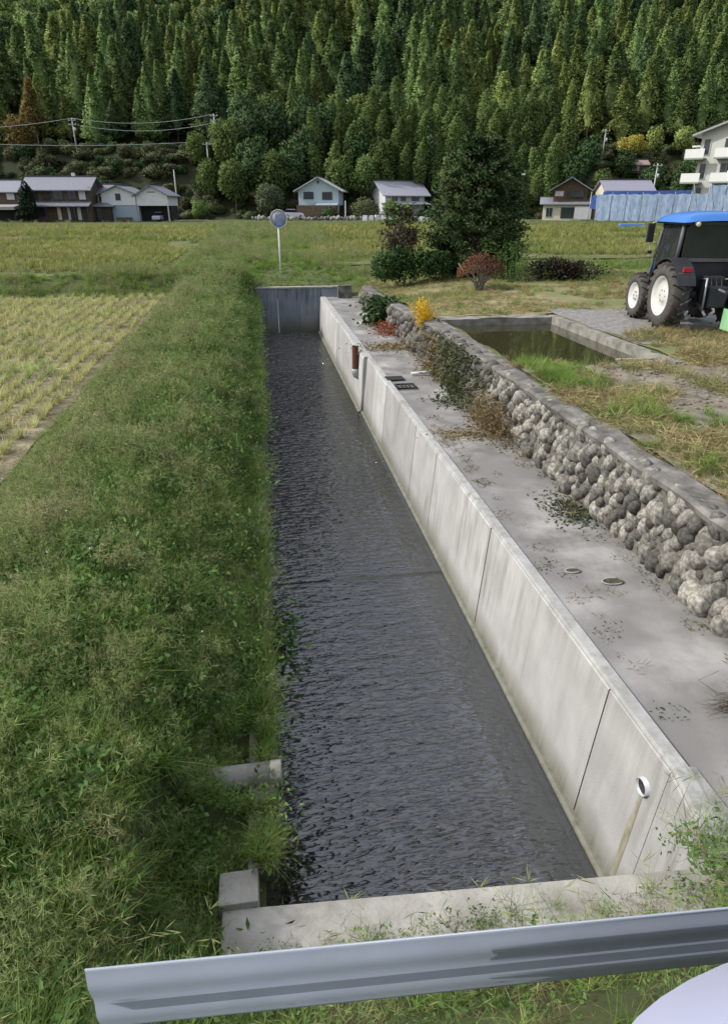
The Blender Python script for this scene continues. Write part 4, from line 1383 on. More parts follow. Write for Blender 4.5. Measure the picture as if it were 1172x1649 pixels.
MB().box((0, -.045, 1.52), (1.44, .06, .07)).build('rear_sill', M_tgrey, tr)
MB().box((0, 1.16, 1.75), (1.36, .02, 1.0), rot=(.14, 0, 0)).build('front_glass', M_cabg, tr)
MB().box((0, .45, 1.18), (1.42, .9, .62)).build('cab_floor', M_tdark, tr, bevel=.03)
seat = MB().box((0, .25, 1.5), (.46, .44, .14)).build('seat', M_tdark, tr, bevel=.04)
MB().box((0, .04, 1.78), (.42, .10, .5)).build('backrest', M_tdark, seat, bevel=.04)
# roof: a low dome with a rounded edge
mb = MB(); nx = 14
vs, fs = [], []
for i in range(nx + 1):
    for j in range(nx + 1):
        u, v = -1 + 2 * i / nx, -1 + 2 * j / nx
        e = (1 - abs(u) ** 5) * (1 - abs(v) ** 5)
        vs.append((u * .88, .52 + v * .78, 2.30 + .16 * e ** .5 + .075 * (1 - u * u) * (1 - .5 * v * v)))
for i in range(nx):
    for j in range(nx): fs.append((i * (nx + 1) + j, (i + 1) * (nx + 1) + j, (i + 1) * (nx + 1) + j + 1, i * (nx + 1) + j + 1))
mb.add(vs, fs, True)
mb.build('roof', M_tblue, tr)
MB().box((0, .52, 2.285), (1.66, 1.46, .05)).build('roof_lining', M_tdark, tr)
for s_ in (-1, 1):
    lp = MB().lathe([(0, .0), (0, .05), (.05, .07), (.06, .07), (.06, 0)], (s_ * .58, -.30, 2.27), 'Y', 16, closed=False).build('work_lamp', M_tdark, tr)
    MB().lathe([(-.006, 0), (-.004, .052), (.002, .052)], (s_ * .58, -.30, 2.27), 'Y', 16, closed=False).build('lens', M_lamp, lp)
    MB().tube([(s_ * .76, 1.15, 1.45), (s_ * .92, 1.2, 1.55), (s_ * .93, 1.2, 2.28), (s_ * .8, 1.15, 2.3)], .014, 6).build('mirror_arm', M_rim, tr)
    MB().box((s_ * .97, 1.18, 2.05), (.17, .06, .42)).build('mirror', M_tdark, tr, bevel=.02)
    MB().box((s_ * .92, 1.18, 1.62), (.10, .05, .07)).build('side_lamp', M_tdark, tr, bevel=.01)
    # three point linkage
    MB().tube([(s_ * .22, -.25, .62), (s_ * .34, -.95, .42)], .03, 8).build('lower_link', M_tgrey, tr)
    MB().tube([(s_ * .24, -.25, 1.12), (s_ * .30, -.62, 1.18), (s_ * .31, -.68, .55)], .024, 8).build('lift_rod', M_metal, tr)
MB().tube([(0, -.25, .98), (0, -.95, .92)], .03, 8).build('top_link', M_tgrey, tr)
MB().box((0, -.26, .9), (.5, .2, .6)).build('hitch_housing', M_tdark, tr, bevel=.04)
for k in range(4): MB().tube([(-.2 + k * .12, -.36, 1.15), (-.18 + k * .12, -.5, .95 - .06 * k), (-.12 + k * .1, -.42, .72)], .012, 6).build('hose', M_tdark, tr)
MB().tube([(.42, -.2, .55), (.42, -.3, 1.4)], .03, 8).build('exhaust', M_metal, tr)

im = thing('rotary_tiller', 'pale green rotary tiller hitched behind the blue tractor', 'farm implement', (8.85, 14.75, .045), .02)
MB().prism([(-.32, .30), (.25, .30), (.30, .50), (.0, .62), (-.32, .52)], -.78, .9, axis='X').build('hood', M_implg, im, bevel=.02)
MB().box((0, -.05, .635), (1.5, .22, .03)).build('top_plate', M_rim, im)
for s_ in (-1, 1):
    MB().box((.06 + s_ * .86, 0, .34), (.03, .55, .44)).build('side_plate', M_implg, im)
MB().lathe([(-.72, 0), (-.72, .05), (.84, .05), (.84, 0)], (0, 0, .22), 'X', 12, closed=False).build('rotor', M_tdark, im)
for k in range(12):
    a = k * .9
    MB().tube([(-.66 + k * .13, 0, .22), (-.66 + k * .13, .15 * math.cos(a), .22 + .15 * math.sin(a)), (-.62 + k * .13, .20 * math.cos(a + .3), .22 + .20 * math.sin(a + .3))], .012, 5).build('tine', M_tdark, im)
MB().tube([(0, .1, .60), (0, .12, 1.0)], .04, 8).tube([(-.3, .15, .5), (0, .12, .95), (.3, .15, .5)], .03, 8).build('mast', M_tdark, im)

# ------------------------------------------------------------------ trees and shrubs near the yard


def limb_tree(prof, H, n_limb, per, leaf, lw, z_lo, up, trunk_r, m, name):
    """branches from a trunk to a radius profile, each carrying leafy sprays; returns foliage and wood"""
    zz = np.sort(rng.uniform(z_lo, H * .985, n_limb))
    az = rng.uniform(0, 2 * np.pi, n_limb)
    rr = np.interp(zz, [p[0] for p in prof], [p[1] for p in prof]) * rng.uniform(.72, 1.12, n_limb)
    mb = MB()
    mb.tube([(0, 0, -.1), (.03, 0, H * .3), (-.02, .03, H * .65), (0, 0, H * .95)], [trunk_r, trunk_r * .8, trunk_r * .45, .02], 10)
    Ps, Ds = [], []
    for i in range(n_limb):
        tip = np.array([math.cos(az[i]) * rr[i], math.sin(az[i]) * rr[i], zz[i]])
        base = np.array([0, 0, max(.15, zz[i] - up * rr[i])])
        if i % 3 == 0: mb.tube([tuple(base), tuple(base * .5 + tip * .5 + [0, 0, -.03 * rr[i]]), tuple(tip)], [.035, .02, .006], 5, caps=False)
        t_ = rng.uniform(.3, 1.0, per) ** .8
        P = base + (tip - base) * t_[:, None] + rng.normal(size=(per, 3)) * [.09, .09, .06] * (rr[i] * .5 + .3)
        D = unit(unit((tip - base)[None]) * .9 + rng.normal(size=(per, 3)) * .6) * (leaf * rng.uniform(.5, 1.3, per))[:, None]
        Ps.append(P); Ds.append(D)
    P = np.concatenate(Ps); D = np.concatenate(Ds)
    return cards(P, D, lw * rng.uniform(.7, 1.3, len(P)), .1), mb


M_dkcon = leafmat('dark_conifer_foliage', (.03, .055, .022), (.045, .078, .028), (.08, .095, .036), .1, .15, 1.1)
bt = thing('conifer_tree', 'broad dark green conifer standing in front of the fields beyond the yard', 'tree', (4.55, 28.9, -.05), 0)
VQ, wood = limb_tree([(0, 1.3), (.6, 1.9), (2.0, 2.0), (3.2, 1.75), (4.1, 1.4), (4.7, 1.05), (5.25, .55)], 5.25, 440, 120, .15, .034, .15, .25, .16, M_dkcon, 'foliage')
part('crown', leafmesh('crown', VQ[0], VQ[1], M_dkcon, (0, 0, 2.2), mix=.45), bt); wood.build('trunk', M_bark, bt)

M_wilt = leafmat('wilted_leaf', (.045, .035, .025), (.075, .06, .04), (.13, .12, .09), .1, .15, 5)
wt = thing('wilted_tree', 'small tree with drooping withered dark leaves left of the big conifer', 'tree', (1.45, 27.9, -.05), 0)
VQ, wood = limb_tree([(0, .1), (1.2, .6), (2.0, .75), (2.5, .55), (2.75, .2)], 2.75, 60, 34, .16, .03, 1.15, .2, .05, M_wilt, 'f')
P = rng.normal(size=(500, 3)) * [.42, .42, 0]; P[:, 2] = rng.uniform(1.1, 2.0, 500)
D = np.stack([rng.normal(size=500) * .03, rng.normal(size=500) * .03, -rng.uniform(.12, .3, 500)], 1)
dr = cards(P, D, np.full(500, .022))
part('foliage', npmesh('foliage', *join_np([VQ, dr]), M_wilt), wt); wood.build('trunk', M_barkg, wt)
part('green_top', npmesh('green_top', *hugging(500, 0, 0, .38, .38, 2.1, .75, .12, M_weed, 'l', .4, .3), M_weed), wt)


def dome_bush(n, rx, ry, h, leaf, lw, z0=0.0, lobes=9, seed_=1, low=0.0):
    rr = np.random.default_rng(seed_)
    c = np.stack([rr.uniform(-.55, .55, lobes) * rx, rr.uniform(-.55, .55, lobes) * ry, rr.uniform(.35 + low, .72, lobes) * h], 1)
    k = rr.integers(0, lobes, n)
    d = unit(rr.normal(size=(n, 3)) + [0, 0, .25])
    r = rr.uniform(.65, 1.05, n)
    P = c[k] + d * r[:, None] * np.array([rx * .52, ry * .52, h * .36])
    P[:, 2] = np.maximum(P[:, 2], .02) + z0
    D = unit(d + rr.normal(size=(n, 3)) * .7) * (leaf * rr.uniform(.6, 1.3, n))[:, None]
    return cards(P, D, lw * rr.uniform(.7, 1.3, n), .1)


b1 = thing('green_shrub', 'rounded mid green shrub at the foot of the wilted tree', 'shrub', (1.25, 27.2, -.15), 0)
part('foliage', leafmesh('foliage', *dome_bush(3000, 1.0, .8, 1.25, .13, .035, seed_=3), M_green), b1)
b1 = thing('green_shrub', 'low green weedy shrub just left of the conifer base', 'shrub', (2.55, 27.4, -.12), 0)
part('foliage', leafmesh('foliage', *dome_bush(2600, .95, .8, 1.2, .12, .03, seed_=4), M_green), b1)
b1 = thing('leafy_weed_clump', 'tall leafy weeds standing between the red bush and the conifer', 'weeds', (5.7, 26.6, -.05), 0)
part('foliage', npmesh('foliage', *hugging(700, 0, 0, .65, .3, 0, 1.5, .16, M_weed, 'l', .8, .16), M_weed), b1)
part('stem', npmesh('stem', *stems_np(60, 0, 0, .5, 1.5, .2, .008)[:2], M_weed), b1)

rb = thing('red_bush', 'clipped red leaved bush on pale twisted stems before the conifer', 'bush', (4.08, 24.1, -.05), 0)
mb = MB()
for k in range(9):
    a = k * .698 + rnd.uniform(-.2, .2); r1 = rnd.uniform(.3, .68)
    q = [(0.05 * math.cos(a), .05 * math.sin(a), -.05), (r1 * .3 * math.cos(a + .3), r1 * .3 * math.sin(a + .3), .25), (r1 * .75 * math.cos(a), r1 * .75 * math.sin(a), .5), (r1 * math.cos(a - .2), r1 * math.sin(a - .2), .85)]
    mb.tube(q, [.05, .035, .022, .01], 6)
    for j in range(2):
        b_ = a + rnd.uniform(-.9, .9)
        mb.tube([q[1], (q[2][0] + .15 * math.cos(b_), q[2][1] + .15 * math.sin(b_), .62), (q[3][0] + .2 * math.cos(b_), q[3][1] + .2 * math.sin(b_), .9)], [.02, .014, .006], 5)
mb.build('stem', M_barkg, rb)
n = 3200
a = rng.uniform(0, 6.283, n); r = np.sqrt(rng.uniform(0, 1, n))
P = np.stack([np.cos(a) * r * .84, np.sin(a) * r * .7, .50 + .66 * np.sqrt(np.maximum(0, 1 - r ** 2.2)) * rng.uniform(.15, 1.0, n) ** .6 + .10 * np.sin(a * 3 + 1)], 1)
P[:, 2] += .05 * np.sin(P[:, 0] * 9) * np.cos(P[:, 1] * 8)
D = unit(rng.normal(size=(n, 3)) + [0, 0, .5]) * .065
part('foliage', leafmesh('foliage', *cards(P, D, np.full(n, .02)), M_redleaf, (0, 0, .5)), rb)

M_heap = leafmat('dark_cuttings', (.022, .020, .014), (.04, .035, .025), (.08, .07, .045), .1, .05, 3)
hp = thing('cuttings_heap', 'long dark heap of rotting cuttings behind the yard', 'heap', (7.8, 26.9, -.05), .05)
part('heap', npmesh('heap', *join_np([dome_bush(2600, 1.7, .6, .85, .14, .03, lobes=14, seed_=8), dome_bush(900, .8, .5, .6, .14, .03, lobes=6, seed_=9)]), M_heap), hp)
tag(part('grass', npmesh('grass', *hugging(700, 1.2, -.2, 1.4, .25, 0, .4, .14, M_weed, 'l', .8, .1), M_weed), hp), kind='stuff')

# ------------------------------------------------------------------ houses and other far buildings
M_tile = mat('grey_roof_tile', [(.13, .14, .17), (.21, .22, .26)], scale=3, rough=.5, spec=.5, stretch=(1, 4, 4), rand=.15)
M_ridge = plain('dark_ridge_tile', (.05, .055, .07), rough=.6)
M_plasw = plain('white_plaster', (.58, .60, .62), rough=.8, var=.08, scale=1.5)
M_plasb = plain('pale_blue_siding', (.36, .46, .50), rough=.7, var=.07, scale=2)
M_plasg = plain('blue_grey_siding', (.24, .31, .37), rough=.7, var=.08)
M_plasc = plain('cream_plaster', (.52, .49, .38), rough=.8, var=.08)
M_brown = plain('brown_wood', (.085, .06, .04), rough=.8, var=.3, scale=2)
M_timber = plain('dark_timber', (.04, .032, .026), rough=.8, var=.3, scale=2)
M_win = plain('window_glass', (.03, .04, .05), rough=.1, spec=.6)
M_wfr = plain('window_frame', (.45, .47, .48), rough=.5)
M_shade = plain('interior_shade', (.02, .02, .022), rough=.9)  # near-black colour stands for the shade inside shed, carport and vent
M_curtain = plain('curtain', (.45, .47, .50), rough=.9, var=.2, scale=8)


def win(t, cx, fy, cz, w_, h_, m=None, mull=1, frame=None, name='window', inner=None):
    """a window in a front wall facing -Y: frame > panes, mullions"""
    f = MB().box((cx, fy - .03, cz), (w_ + .14, .08, h_ + .14)).build(name, frame or M_wfr, t)
    n = mull + 1
    pw = w_ / n
    for k in range(n):
        MB().box((cx - w_ / 2 + pw * (k + .5), fy - .078, cz), (pw - .06, .02, h_)).build('pane', (m if m else M_win), f)
    return f


def gable(t, x0, x1, y0, y1, z0, ze, zr, wm, rm, ridge='X', over=.6, th=.16, eave_name='roof', wall=True, rt=None):
    """walls with gable ends and two roof slopes (each with its own thickness)"""
    if ridge == 'X':
        yc = (y0 + y1) / 2
        if wall: MB().prism([(y0, z0), (y1, z0), (y1, ze), (yc, zr - .02), (y0, ze)], x0, x1, axis='X').build('wall', wm, t)
        k = (zr - ze) / (yc - y0)
        for s_ in (-1, 1):
            ye = yc + s_ * (yc - y0 + over); zz = ze - k * over
            MB().add([(x0 - over, ye, zz), (x1 + over, ye, zz), (x1 + over, yc, zr), (x0 - over, yc, zr),
                      (x0 - over, ye, zz + th), (x1 + over, ye, zz + th), (x1 + over, yc, zr + th), (x0 - over, yc, zr + th)],
                     [(0, 1, 2, 3), (7, 6, 5, 4), (0, 4, 5, 1), (1, 5, 6, 2), (2, 6, 7, 3), (3, 7, 4, 0)]).build(eave_name, rm, t)
        MB().box(((x0 + x1) / 2, yc, zr + th + .05), (x1 - x0 + 2 * over + .1, .35, .22)).build('ridge', M_ridge, t)
    else:
        xc = (x0 + x1) / 2
        if wall: MB().prism([(x0, z0), (x1, z0), (x1, ze), (xc, zr - .02), (x0, ze)], y0, y1, axis='Y').build('wall', wm, t)
        k = (zr - ze) / (xc - x0)
        for s_ in (-1, 1):
            xe = xc + s_ * (xc - x0 + over); zz = ze - k * over
            MB().add([(xe, y0 - over, zz), (xe, y1 + over, zz), (xc, y1 + over, zr), (xc, y0 - over, zr),
                      (xe, y0 - over, zz + th), (xe, y1 + over, zz + th), (xc, y1 + over, zr + th), (xc, y0 - over, zr + th)],
                     [(0, 1, 2, 3), (7, 6, 5, 4), (0, 4, 5, 1), (1, 5, 6, 2), (2, 6, 7, 3), (3, 7, 4, 0)]).build(eave_name, rm, t)
        MB().box((xc, (y0 + y1) / 2, zr + th + .05), (.3, y1 - y0 + 2 * over + .1, .2)).build('ridge', M_ridge, t)


def hip(t, x0, x1, y0, y1, ze, zr, m, over=.6, name='lower_roof', inset=None):
    i = inset if inset is not None else (y1 - y0) / 2 + over
    yc = (y0 + y1) / 2
    a = [(x0 - over, y0 - over, ze), (x1 + over, y0 - over, ze), (x1 + over, y1 + over, ze), (x0 - over, y1 + over, ze)]
    r_ = [(x0 - over + i, yc, zr), (x1 + over - i, yc, zr)]
    b_ = [(p[0], p[1], p[2] - .12) for p in a]
    MB().add(a + r_ + b_, [(0, 1, 5, 4), (1, 2, 5), (2, 3, 4, 5), (3, 0, 4), (6, 7, 1, 0), (7, 8, 2, 1), (8, 9, 3, 2), (9, 6, 0, 3), (9, 8, 7, 6)]).build(name, m, t)


# large farmhouse on the left
t = thing('farmhouse', 'long two storey farmhouse with a grey tiled roof and dark timber front', 'house', (-55.5, 125.5, 0), 0)
gable(t, -3.6, 7.6, 0, 6.5, 0, 5.25, 7.05, M_brown, M_tile, 'X', .7)
gable(t, -13, -3.75, .4, 6.2, 0, 4.9, 6.5, M_brown, M_tile, 'X', .6)
MB().prism([(-1.6, 2.55), (0.02, 3.2), (.02, 3.05), (-1.6, 2.40)], -3.4, 7.9, axis='X').build('lower_roof', M_tile, t)
MB().box((-8.8, -1.2, 2.35), (8.6, 3.2, .5), rot=(.12, 0, 0)).build('shed_roof', plain('tin_roof', (.33, .32, .33), rough=.5), t)
MB().box((-8.8, -.2, 1.1), (8.2, 1.0, 2.2)).build('shed_shade_block', M_shade, t)  # near-black block painted as the shade under the shed roof
for k, (cx, w_, m_) in enumerate(((-2.2, 1.6, M_win), (.2, 1.3, M_timber), (2.3, 1.7, M_win), (4.7, 1.5, M_win), (6.5, 1.2, M_curtain))):
    win(t, cx, -.02, 4.2, w_, 1.35, m_, 1 if w_ > 1.4 else 0, M_timber)
for k, (cx, m_) in enumerate(((2.0, M_plasc), (3.6, M_curtain), (4.5, M_win), (5.5, M_curtain), (6.6, M_timber))):
    win(t, cx, -.02, 1.3, .7, 2.0, m_, 0, M_timber, 'door' if k == 4 else 'window')
win(t, -1.2, -.02, 1.5, 2.0, 1.2, M_win, 1, M_timber)
win(t, -9.8, .38, 4.0, 1.6, 1.0, M_win, 1, M_timber); win(t, -6.2, .38, 4.0, 1.4, 1.0, M_curtain, 0, M_timber)
MB().box((5.6, -.2, 7.4), (.5, .5, .5)).build('finial', M_plasw, t)
for k in range(4): MB().box((-3.3 + k * 3.6, -1.4, 1.2), (.16, .16, 2.4)).build('post', M_timber, t)

t = thing('side_house', 'small grey roofed wing wedged between farmhouse and white storehouse', 'house', (-47.2, 129.5, 0), 0)
gable(t, -1.0, 2.6, 0, 5, 0, 4.6, 5.9, M_plasw, M_tile, 'X', .5)
hip(t, -1.2, 2.4, -2.6, 0, 2.5, 3.1, M_tile, .4)
MB().box((.6, -1.3, 1.2), (3.2, 2.4, 2.4)).build('porch_wall', M_timber, t)
win(t, .3, -.02, 3.7, 1.4, .8, M_win, 1)
win(t, .2, -2.52, 1.2, .8, 1.9, M_win, 0, M_timber, 'door')

# two storehouses
t = thing('storehouse', 'white gabled storehouse with one small dark window and blue grey lower wall', 'storehouse', (-43.6, 128, 0), 0)
gable(t, -3.1, 2.9, 0, 7, 0, 4.5, 5.7, M_plasw, M_tile, 'Y', .6)
MB().box((-.1, -.03, 1.35), (5.9, .08, 2.5)).build('lower_cladding', M_plasg, t)
MB().box((-.1, -.08, 2.66), (6.0, .14, .08)).build('trim', M_wfr, t)
win(t, -.1, -.02, 3.95, .75, .95, M_win, 0, M_ridge)
MB().box((.6, -.35, .35), (2.6, .5, .6)).build('stacked_timber', M_brown, t)
t = thing('storehouse', 'white gabled storehouse with an open dark carport below it', 'storehouse', (-38.0, 128, 0), 0)
gable(t, -2.6, 3.0, .2, 7, 2.55, 4.3, 5.75, M_plasw, M_tile, 'Y', .55)
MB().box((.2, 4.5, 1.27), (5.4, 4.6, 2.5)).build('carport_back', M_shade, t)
for x in (-2.5, 2.9): MB().box((x, .35, 1.27), (.18, .18, 2.55)).build('post', M_wfr, t)
MB().box((.2, .16, 4.75), (1.4, .05, .12)).build('vent', M_ridge, t)
# small white car in the carport
def small_car(name, label, loc, rz, m, sc=1.0):
    t = thing(name, label, 'car', loc, rz); t.scale = (sc,) * 3
    MB().prism([(-1.65, .28), (1.7, .28), (1.72, .7), (1.5, .88), (.85, .95), (-1.62, 1.0)], -.72, .72, axis='Y').build('body', m, t, bevel=.06)
    MB().prism([(-1.55, .98), (.85, .93), (.25, 1.43), (-1.3, 1.46)], -.64, .64, axis='Y').build('window_band', M_glass, t, bevel=.04)
    MB().box((-.52, 0, 1.47), (1.5, 1.22, .06)).build('roof', m, t, bevel=.02)
    for x in (-1.08, 1.1):
        for s_ in (-1, 1): MB().lathe([(-.08, 0), (-.08, .29), (.08, .29), (.08, 0)], (x, s_ * .68, .29), 'Y', 18, closed=False).build('wheel', M_tyre, t)
    for s_ in (-1, 1): MB().box((1.68, s_ * .5, .68), (.06, .26, .14)).build('headlight', M_lamp, t)
    return t


small_car('parked_car', 'small white car parked in the open carport of the storehouse', (-37.4, 129.6, 0), R(-90), M_carp)
small_car('parked_car', 'white and lilac car parked on the lane behind the round sign', (-13.6, 138.5, .25), R(8), plain('lilac_paint', (.55, .54, .66), rough=.3, var=.02), 1.12)

# pale blue house
t = thing('blue_house', 'pale blue two storey house with a white hipped gable roof', 'house', (-9.2, 145.5, .5), R(-6))
gable(t, -4.1, 4.1, 0, 7, 2.1, 5.0, 7.1, M_plasb, plain('pale_roof', (.42, .43, .46), rough=.5), 'Y', .9)
MB().box((-.1, .6, 1.05), (8.0, 6, 2.1)).build('ground_floor', M_brown, t)
for x in (-4.0, .2, 4.0): MB().box((x, .1, 1.05), (.18, .18, 2.1)).build('post', M_plasw, t)
win(t, -2.0, -.02, 3.9, 1.9, 1.2, M_win, 1, M_ridge); win(t, 1.8, -.02, 3.8, 1.9, 1.3, M_win, 1, M_ridge)
MB().lathe([(-.1, 0), (-.1, .2), (.05, .2), (.05, 0)], (0, -.05, 6.3), 'Y', 14, closed=False).build('vent', M_shade, t)
MB().box((1.9, -.9, 2.3), (4.4, 2.2, .12), rot=(.2, 0, 0)).build('porch_roof', plain('porch_tin', (.30, .34, .42), rough=.5), t)
MB().box((2.05, -1.8, 1.0), (.12, .12, 2.1)).build('post', M_plasw, t)

t = thing('white_house', 'white house with a grey sloping roof half hidden by the conifer', 'house', (8.6, 150.5, .5), R(24))
gable(t, -4.6, 4.6, 0, 7, 0, 4.4, 6.6, M_plasw, plain('slate_blue_roof', (.30, .31, .36), rough=.5), 'X', 1.0)
win(t, -2.4, -.02, 3.3, 1.0, 1.3, M_win, 0, M_ridge); win(t, -.4, -.02, 3.3, 1.0, 1.3, M_win, 0, M_ridge); win(t, 2.4, -.02, 3.2, 1.6, 1.3, M_win, 1, M_brown)
hip(t, -4.8, 4.8, -2.2, 0, 2.3, 2.9, M_tile, .3)

t = thing('cream_house', 'two storey cream and brown house with grey tiled roofs by the blue sheets', 'house', (38.2, 135, 0), R(-14))
gable(t, -2.6, 3.4, .5, 7, 2.6, 5.5, 7.2, M_brown, M_tile, 'Y', 1.0)
gable(t, -4.3, 3.8, 0, 7.2, 0, 2.9, 3.9, M_plasc, M_tile, 'X', .7)
MB().box((1.2, .38, 4.3), (2.9, .1, 1.1)).build('balcony_shadow_panel', M_timber, t)  # dark panel in timber colour stands in for the balcony's shade
win(t, -1.6, .48, 4.6, 1.5, .8, M_curtain, 1, plain('terracotta_trim', (.42, .20, .14)))
win(t, 1.6, .32, 4.5, 2.4, .9, M_win, 2, M_timber)
win(t, -3.1, -.02, 1.4, 1.2, 1.5, M_win, 1, M_wfr); win(t, .2, -.02, 1.4, 2.2, 1.9, M_win, 2, M_timber)
MB().box((3.0, -.5, 1.3), (3.0, .08, 2.2)).build('hanging_sheet', M_curtain, t)
MB().box((.6, -.12, 2.35), (5.0, .1, .14)).build('beam', M_wfr, t)

t = thing('low_house', 'low house with a lilac grey roof behind the blue sheeting', 'house', (47.5, 131, 0), 0)
gable(t, -3.6, 4.8, 0, 6, 0, 5.1, 6.7, M_plasc, plain('lilac_roof', (.22, .22, .28), rough=.5), 'X', .5)
MB().box((-3.1, -.06, 4.4), (1.9, .1, 1.4)).build('gable_panel', M_plasw, t)
MB().box((-3.1, -.14, 3.5), (2.2, .1, .9)).build('pink_awning', plain('pink_trim', (.42, .22, .28)), t)

# apartment block, its corner turned towards the camera
t = thing('apartment_block', 'pale four storey apartment block with rows of white balconies', 'apartment block', (44.9, 99.0, 0), R(-40))
M_apt = plain('pale_render', (.46, .47, .44), rough=.8, var=.07, scale=1)
M_bal = plain('balcony_white', (.62, .64, .62), rough=.7, var=.05)
M_bdk = plain('balcony_slab', (.24, .27, .24), rough=.8)
gable(t, 0, 20, 0, 10, -1, 11.2, 14.6, M_apt, plain('grey_sheet_roof', (.27, .28, .28), rough=.5), 'Y', 1.0, .25)
for fl in range(4):
    z = -.35 + fl * 2.86
    for i, bx_ in enumerate((3.2, 9.0, 14.8)):
        bl = MB().box((bx_ + 1.4, -.75, z), (4.6, 1.5, .18)).build('balcony', M_bdk, t)
        MB().box((bx_ + 1.4, -1.46, z + .62), (4.6, .08, 1.05)).build('parapet', M_bal, bl)
        MB().box((bx_ - .86, -.75, z + .62), (.08, 1.4, 1.05)).build('side_panel', M_bal, bl)
        win(t, bx_ + .5, -.02, z + 1.35, 1.5, 1.9, M_win, 1, M_wfr)
        win(t, bx_ + 2.9, -.02, z + 1.5, .9, 1.5, M_win, 0, M_wfr)
        if i == 0: MB().box((bx_ + 1.6, -1.2, z + 1.1), (1.2, .05, .5)).build('laundry', M_bal, bl)
    bl = MB().box((-.2, -.7, z), (2.4, 1.6, .18)).build('balcony', M_bdk, t)
    MB().box((-.2, -1.46, z + .62), (2.4, .08, 1.05)).build('parapet', M_bal, bl)
    MB().box((-1.37, -.7, z + .62), (.08, 1.6, 1.05)).build('side_panel', M_bal, bl)
    win(t, .8, -.02, z + 1.4, .8, 1.8, M_win, 0, M_wfr)
MB().box((-.6, 3.0, 9.8), (1.2, 5, .2)).build('awning', M_bal, t)

# blue sheeting on a scaffold frame
M_sheet = mat('blue_mesh_sheet', [(.19, .28, .44), (.30, .40, .56), (.42, .50, .62)], scale=2.6, rough=.6, stretch=(2, 2, .5), transl=.25)
M_tarp = mat('deep_blue_tarp', [(.04, .08, .28), (.08, .15, .42)], scale=1.5, rough=.4)
t = thing('sheeted_scaffold', 'scaffold frame hung with pale blue mesh sheets behind the tractor', 'scaffold', (31.7, 98.0, 0), R(-30))
nps = 12
for k in range(nps):
    x0 = k * 1.95
    nx, nz = 7, 6; vs, fs = [], []
    top = 3.95 if k < 7 else 4.9
    for i in range(nx):
        for j in range(nz):
            vs.append((x0 + .05 + 1.85 * i / (nx - 1), .05 * math.sin(i * 1.9 + k) + .04 * math.sin(j * 1.3 + i * .7 + k), .75 + (top - .75) * j / (nz - 1) + .05 * math.sin(i * 1.4 + k * 2) * (j in (0, nz - 1))))
    for i in range(nx - 1):
        for j in range(nz - 1): fs.append((i * nz + j, (i + 1) * nz + j, (i + 1) * nz + j + 1, i * nz + j + 1))
    vs2 = [(p[0], p[1] + .02, p[2]) for p in vs]
    m_ = MB(); m_.add(vs, fs, True); m_.add(vs2, [tuple(reversed(f)) for f in fs], True); m_.build('sheet', M_sheet, t)
for k in range(nps + 1):
    MB().tube([(k * 1.95, .12, 0), (k * 1.95, .12, 4.2 if k < 7 else 5.2)], .035, 6).build('post', M_metal, t)
    if k >= 6: MB().tube([(k * 1.95, -.05, 5.3), (k * 1.95 + .9, -.05, 2.4)], .025, 5).build('brace', M_metal, t)
for z in (1.4, 2.9): MB().tube([(0, .12, z), (nps * 1.95, .12, z)], .03, 6).build('rail', M_metal, t)
t = thing('blue_tarp', 'deep blue tarpaulin strip above the pale blue sheets', 'tarpaulin', (38, 106, 0), R(-12))
MB().box((4.5, 0, 4.0), (14.5, .06, 1.1), rot=(0, -.015, 0)).build('sheet', M_tarp, t)
for k in range(5): MB().tube([(-2.5 + k * 3.5, .08, 0), (-2.5 + k * 3.5, .08, 4.6)], .04, 6).build('post', M_metal, t)
t = thing('blue_tarp', 'crumpled deep blue tarpaulin at the left end of the scaffold', 'tarpaulin', (31.0, 98.4, 0), R(-20))
MB().box((.7, 0, 3.0), (1.2, .08, 1.7), rot=(0, .12, 0)).build('sheet', M_tarp, t)
MB().tube([(0, .1, 0), (0, .1, 4.3)], .05, 6).build('post', M_metal, t)
o = MB().box((0, 0, .35), (3.4, .3, .5), rot=(0, 0, .1)).build('folded_tarp', plain('bright_blue_tarp', (.10, .28, .72), rough=.45), None, bevel=.1)
o.location = (33.3, 88.0, 0); tag(o, 'bright blue folded tarpaulin on the grass below the scaffold', 'tarpaulin')

# low garden wall of stones and white bags on the lane
lane = thing('roadside_wall', 'low grey stone wall with pale blocks along the lane before the houses', 'wall', (-12, 134.5, 0), 0)
for k in range(60):
    s_ = rnd.uniform(.35, .6)
    part('stone', rnd.choice(stones), lane, (k * .62 - 9, rnd.uniform(-.15, .15), .28 + rnd.uniform(-.05, .15)), (rnd.uniform(0, 3), rnd.uniform(0, 3), 0), (s_, s_ * .7, s_ * .75))
M_bag = plain('white_bag', (.55, .55, .60), rough=.8, var=.1)
bagm = MB().box((0, 0, .45), (.95, .8, .9), taper=.85).mesh('bag', M_bag)
for k in range(11):
    o = part('sandbag', bagm, None, (.2 + k * 1.15, 133.0 + rnd.uniform(-.2, .2), .0), (0, 0, rnd.uniform(-.3, .3)), (1, 1, rnd.uniform(.8, 1.1)))
    tag(o, 'white bulk bag in the row along the lane before the houses', 'bag', 'white bags along the lane')
gp = thing('gate_post', 'grey concrete post on a stone base beside the pale blue house', 'post', (-3.6, 138, .0), 0)
MB().box((0, 0, 1.9), (.25, .25, 3.0)).build('post', M_plasw, gp); MB().box((0, 0, .3), (1.0, .9, .7), taper=.5).build('base', M_cap, gp)

# utility poles and wires
M_upole = plain('concrete_utility_pole', (.36, .37, .38), rough=.7, var=.08)


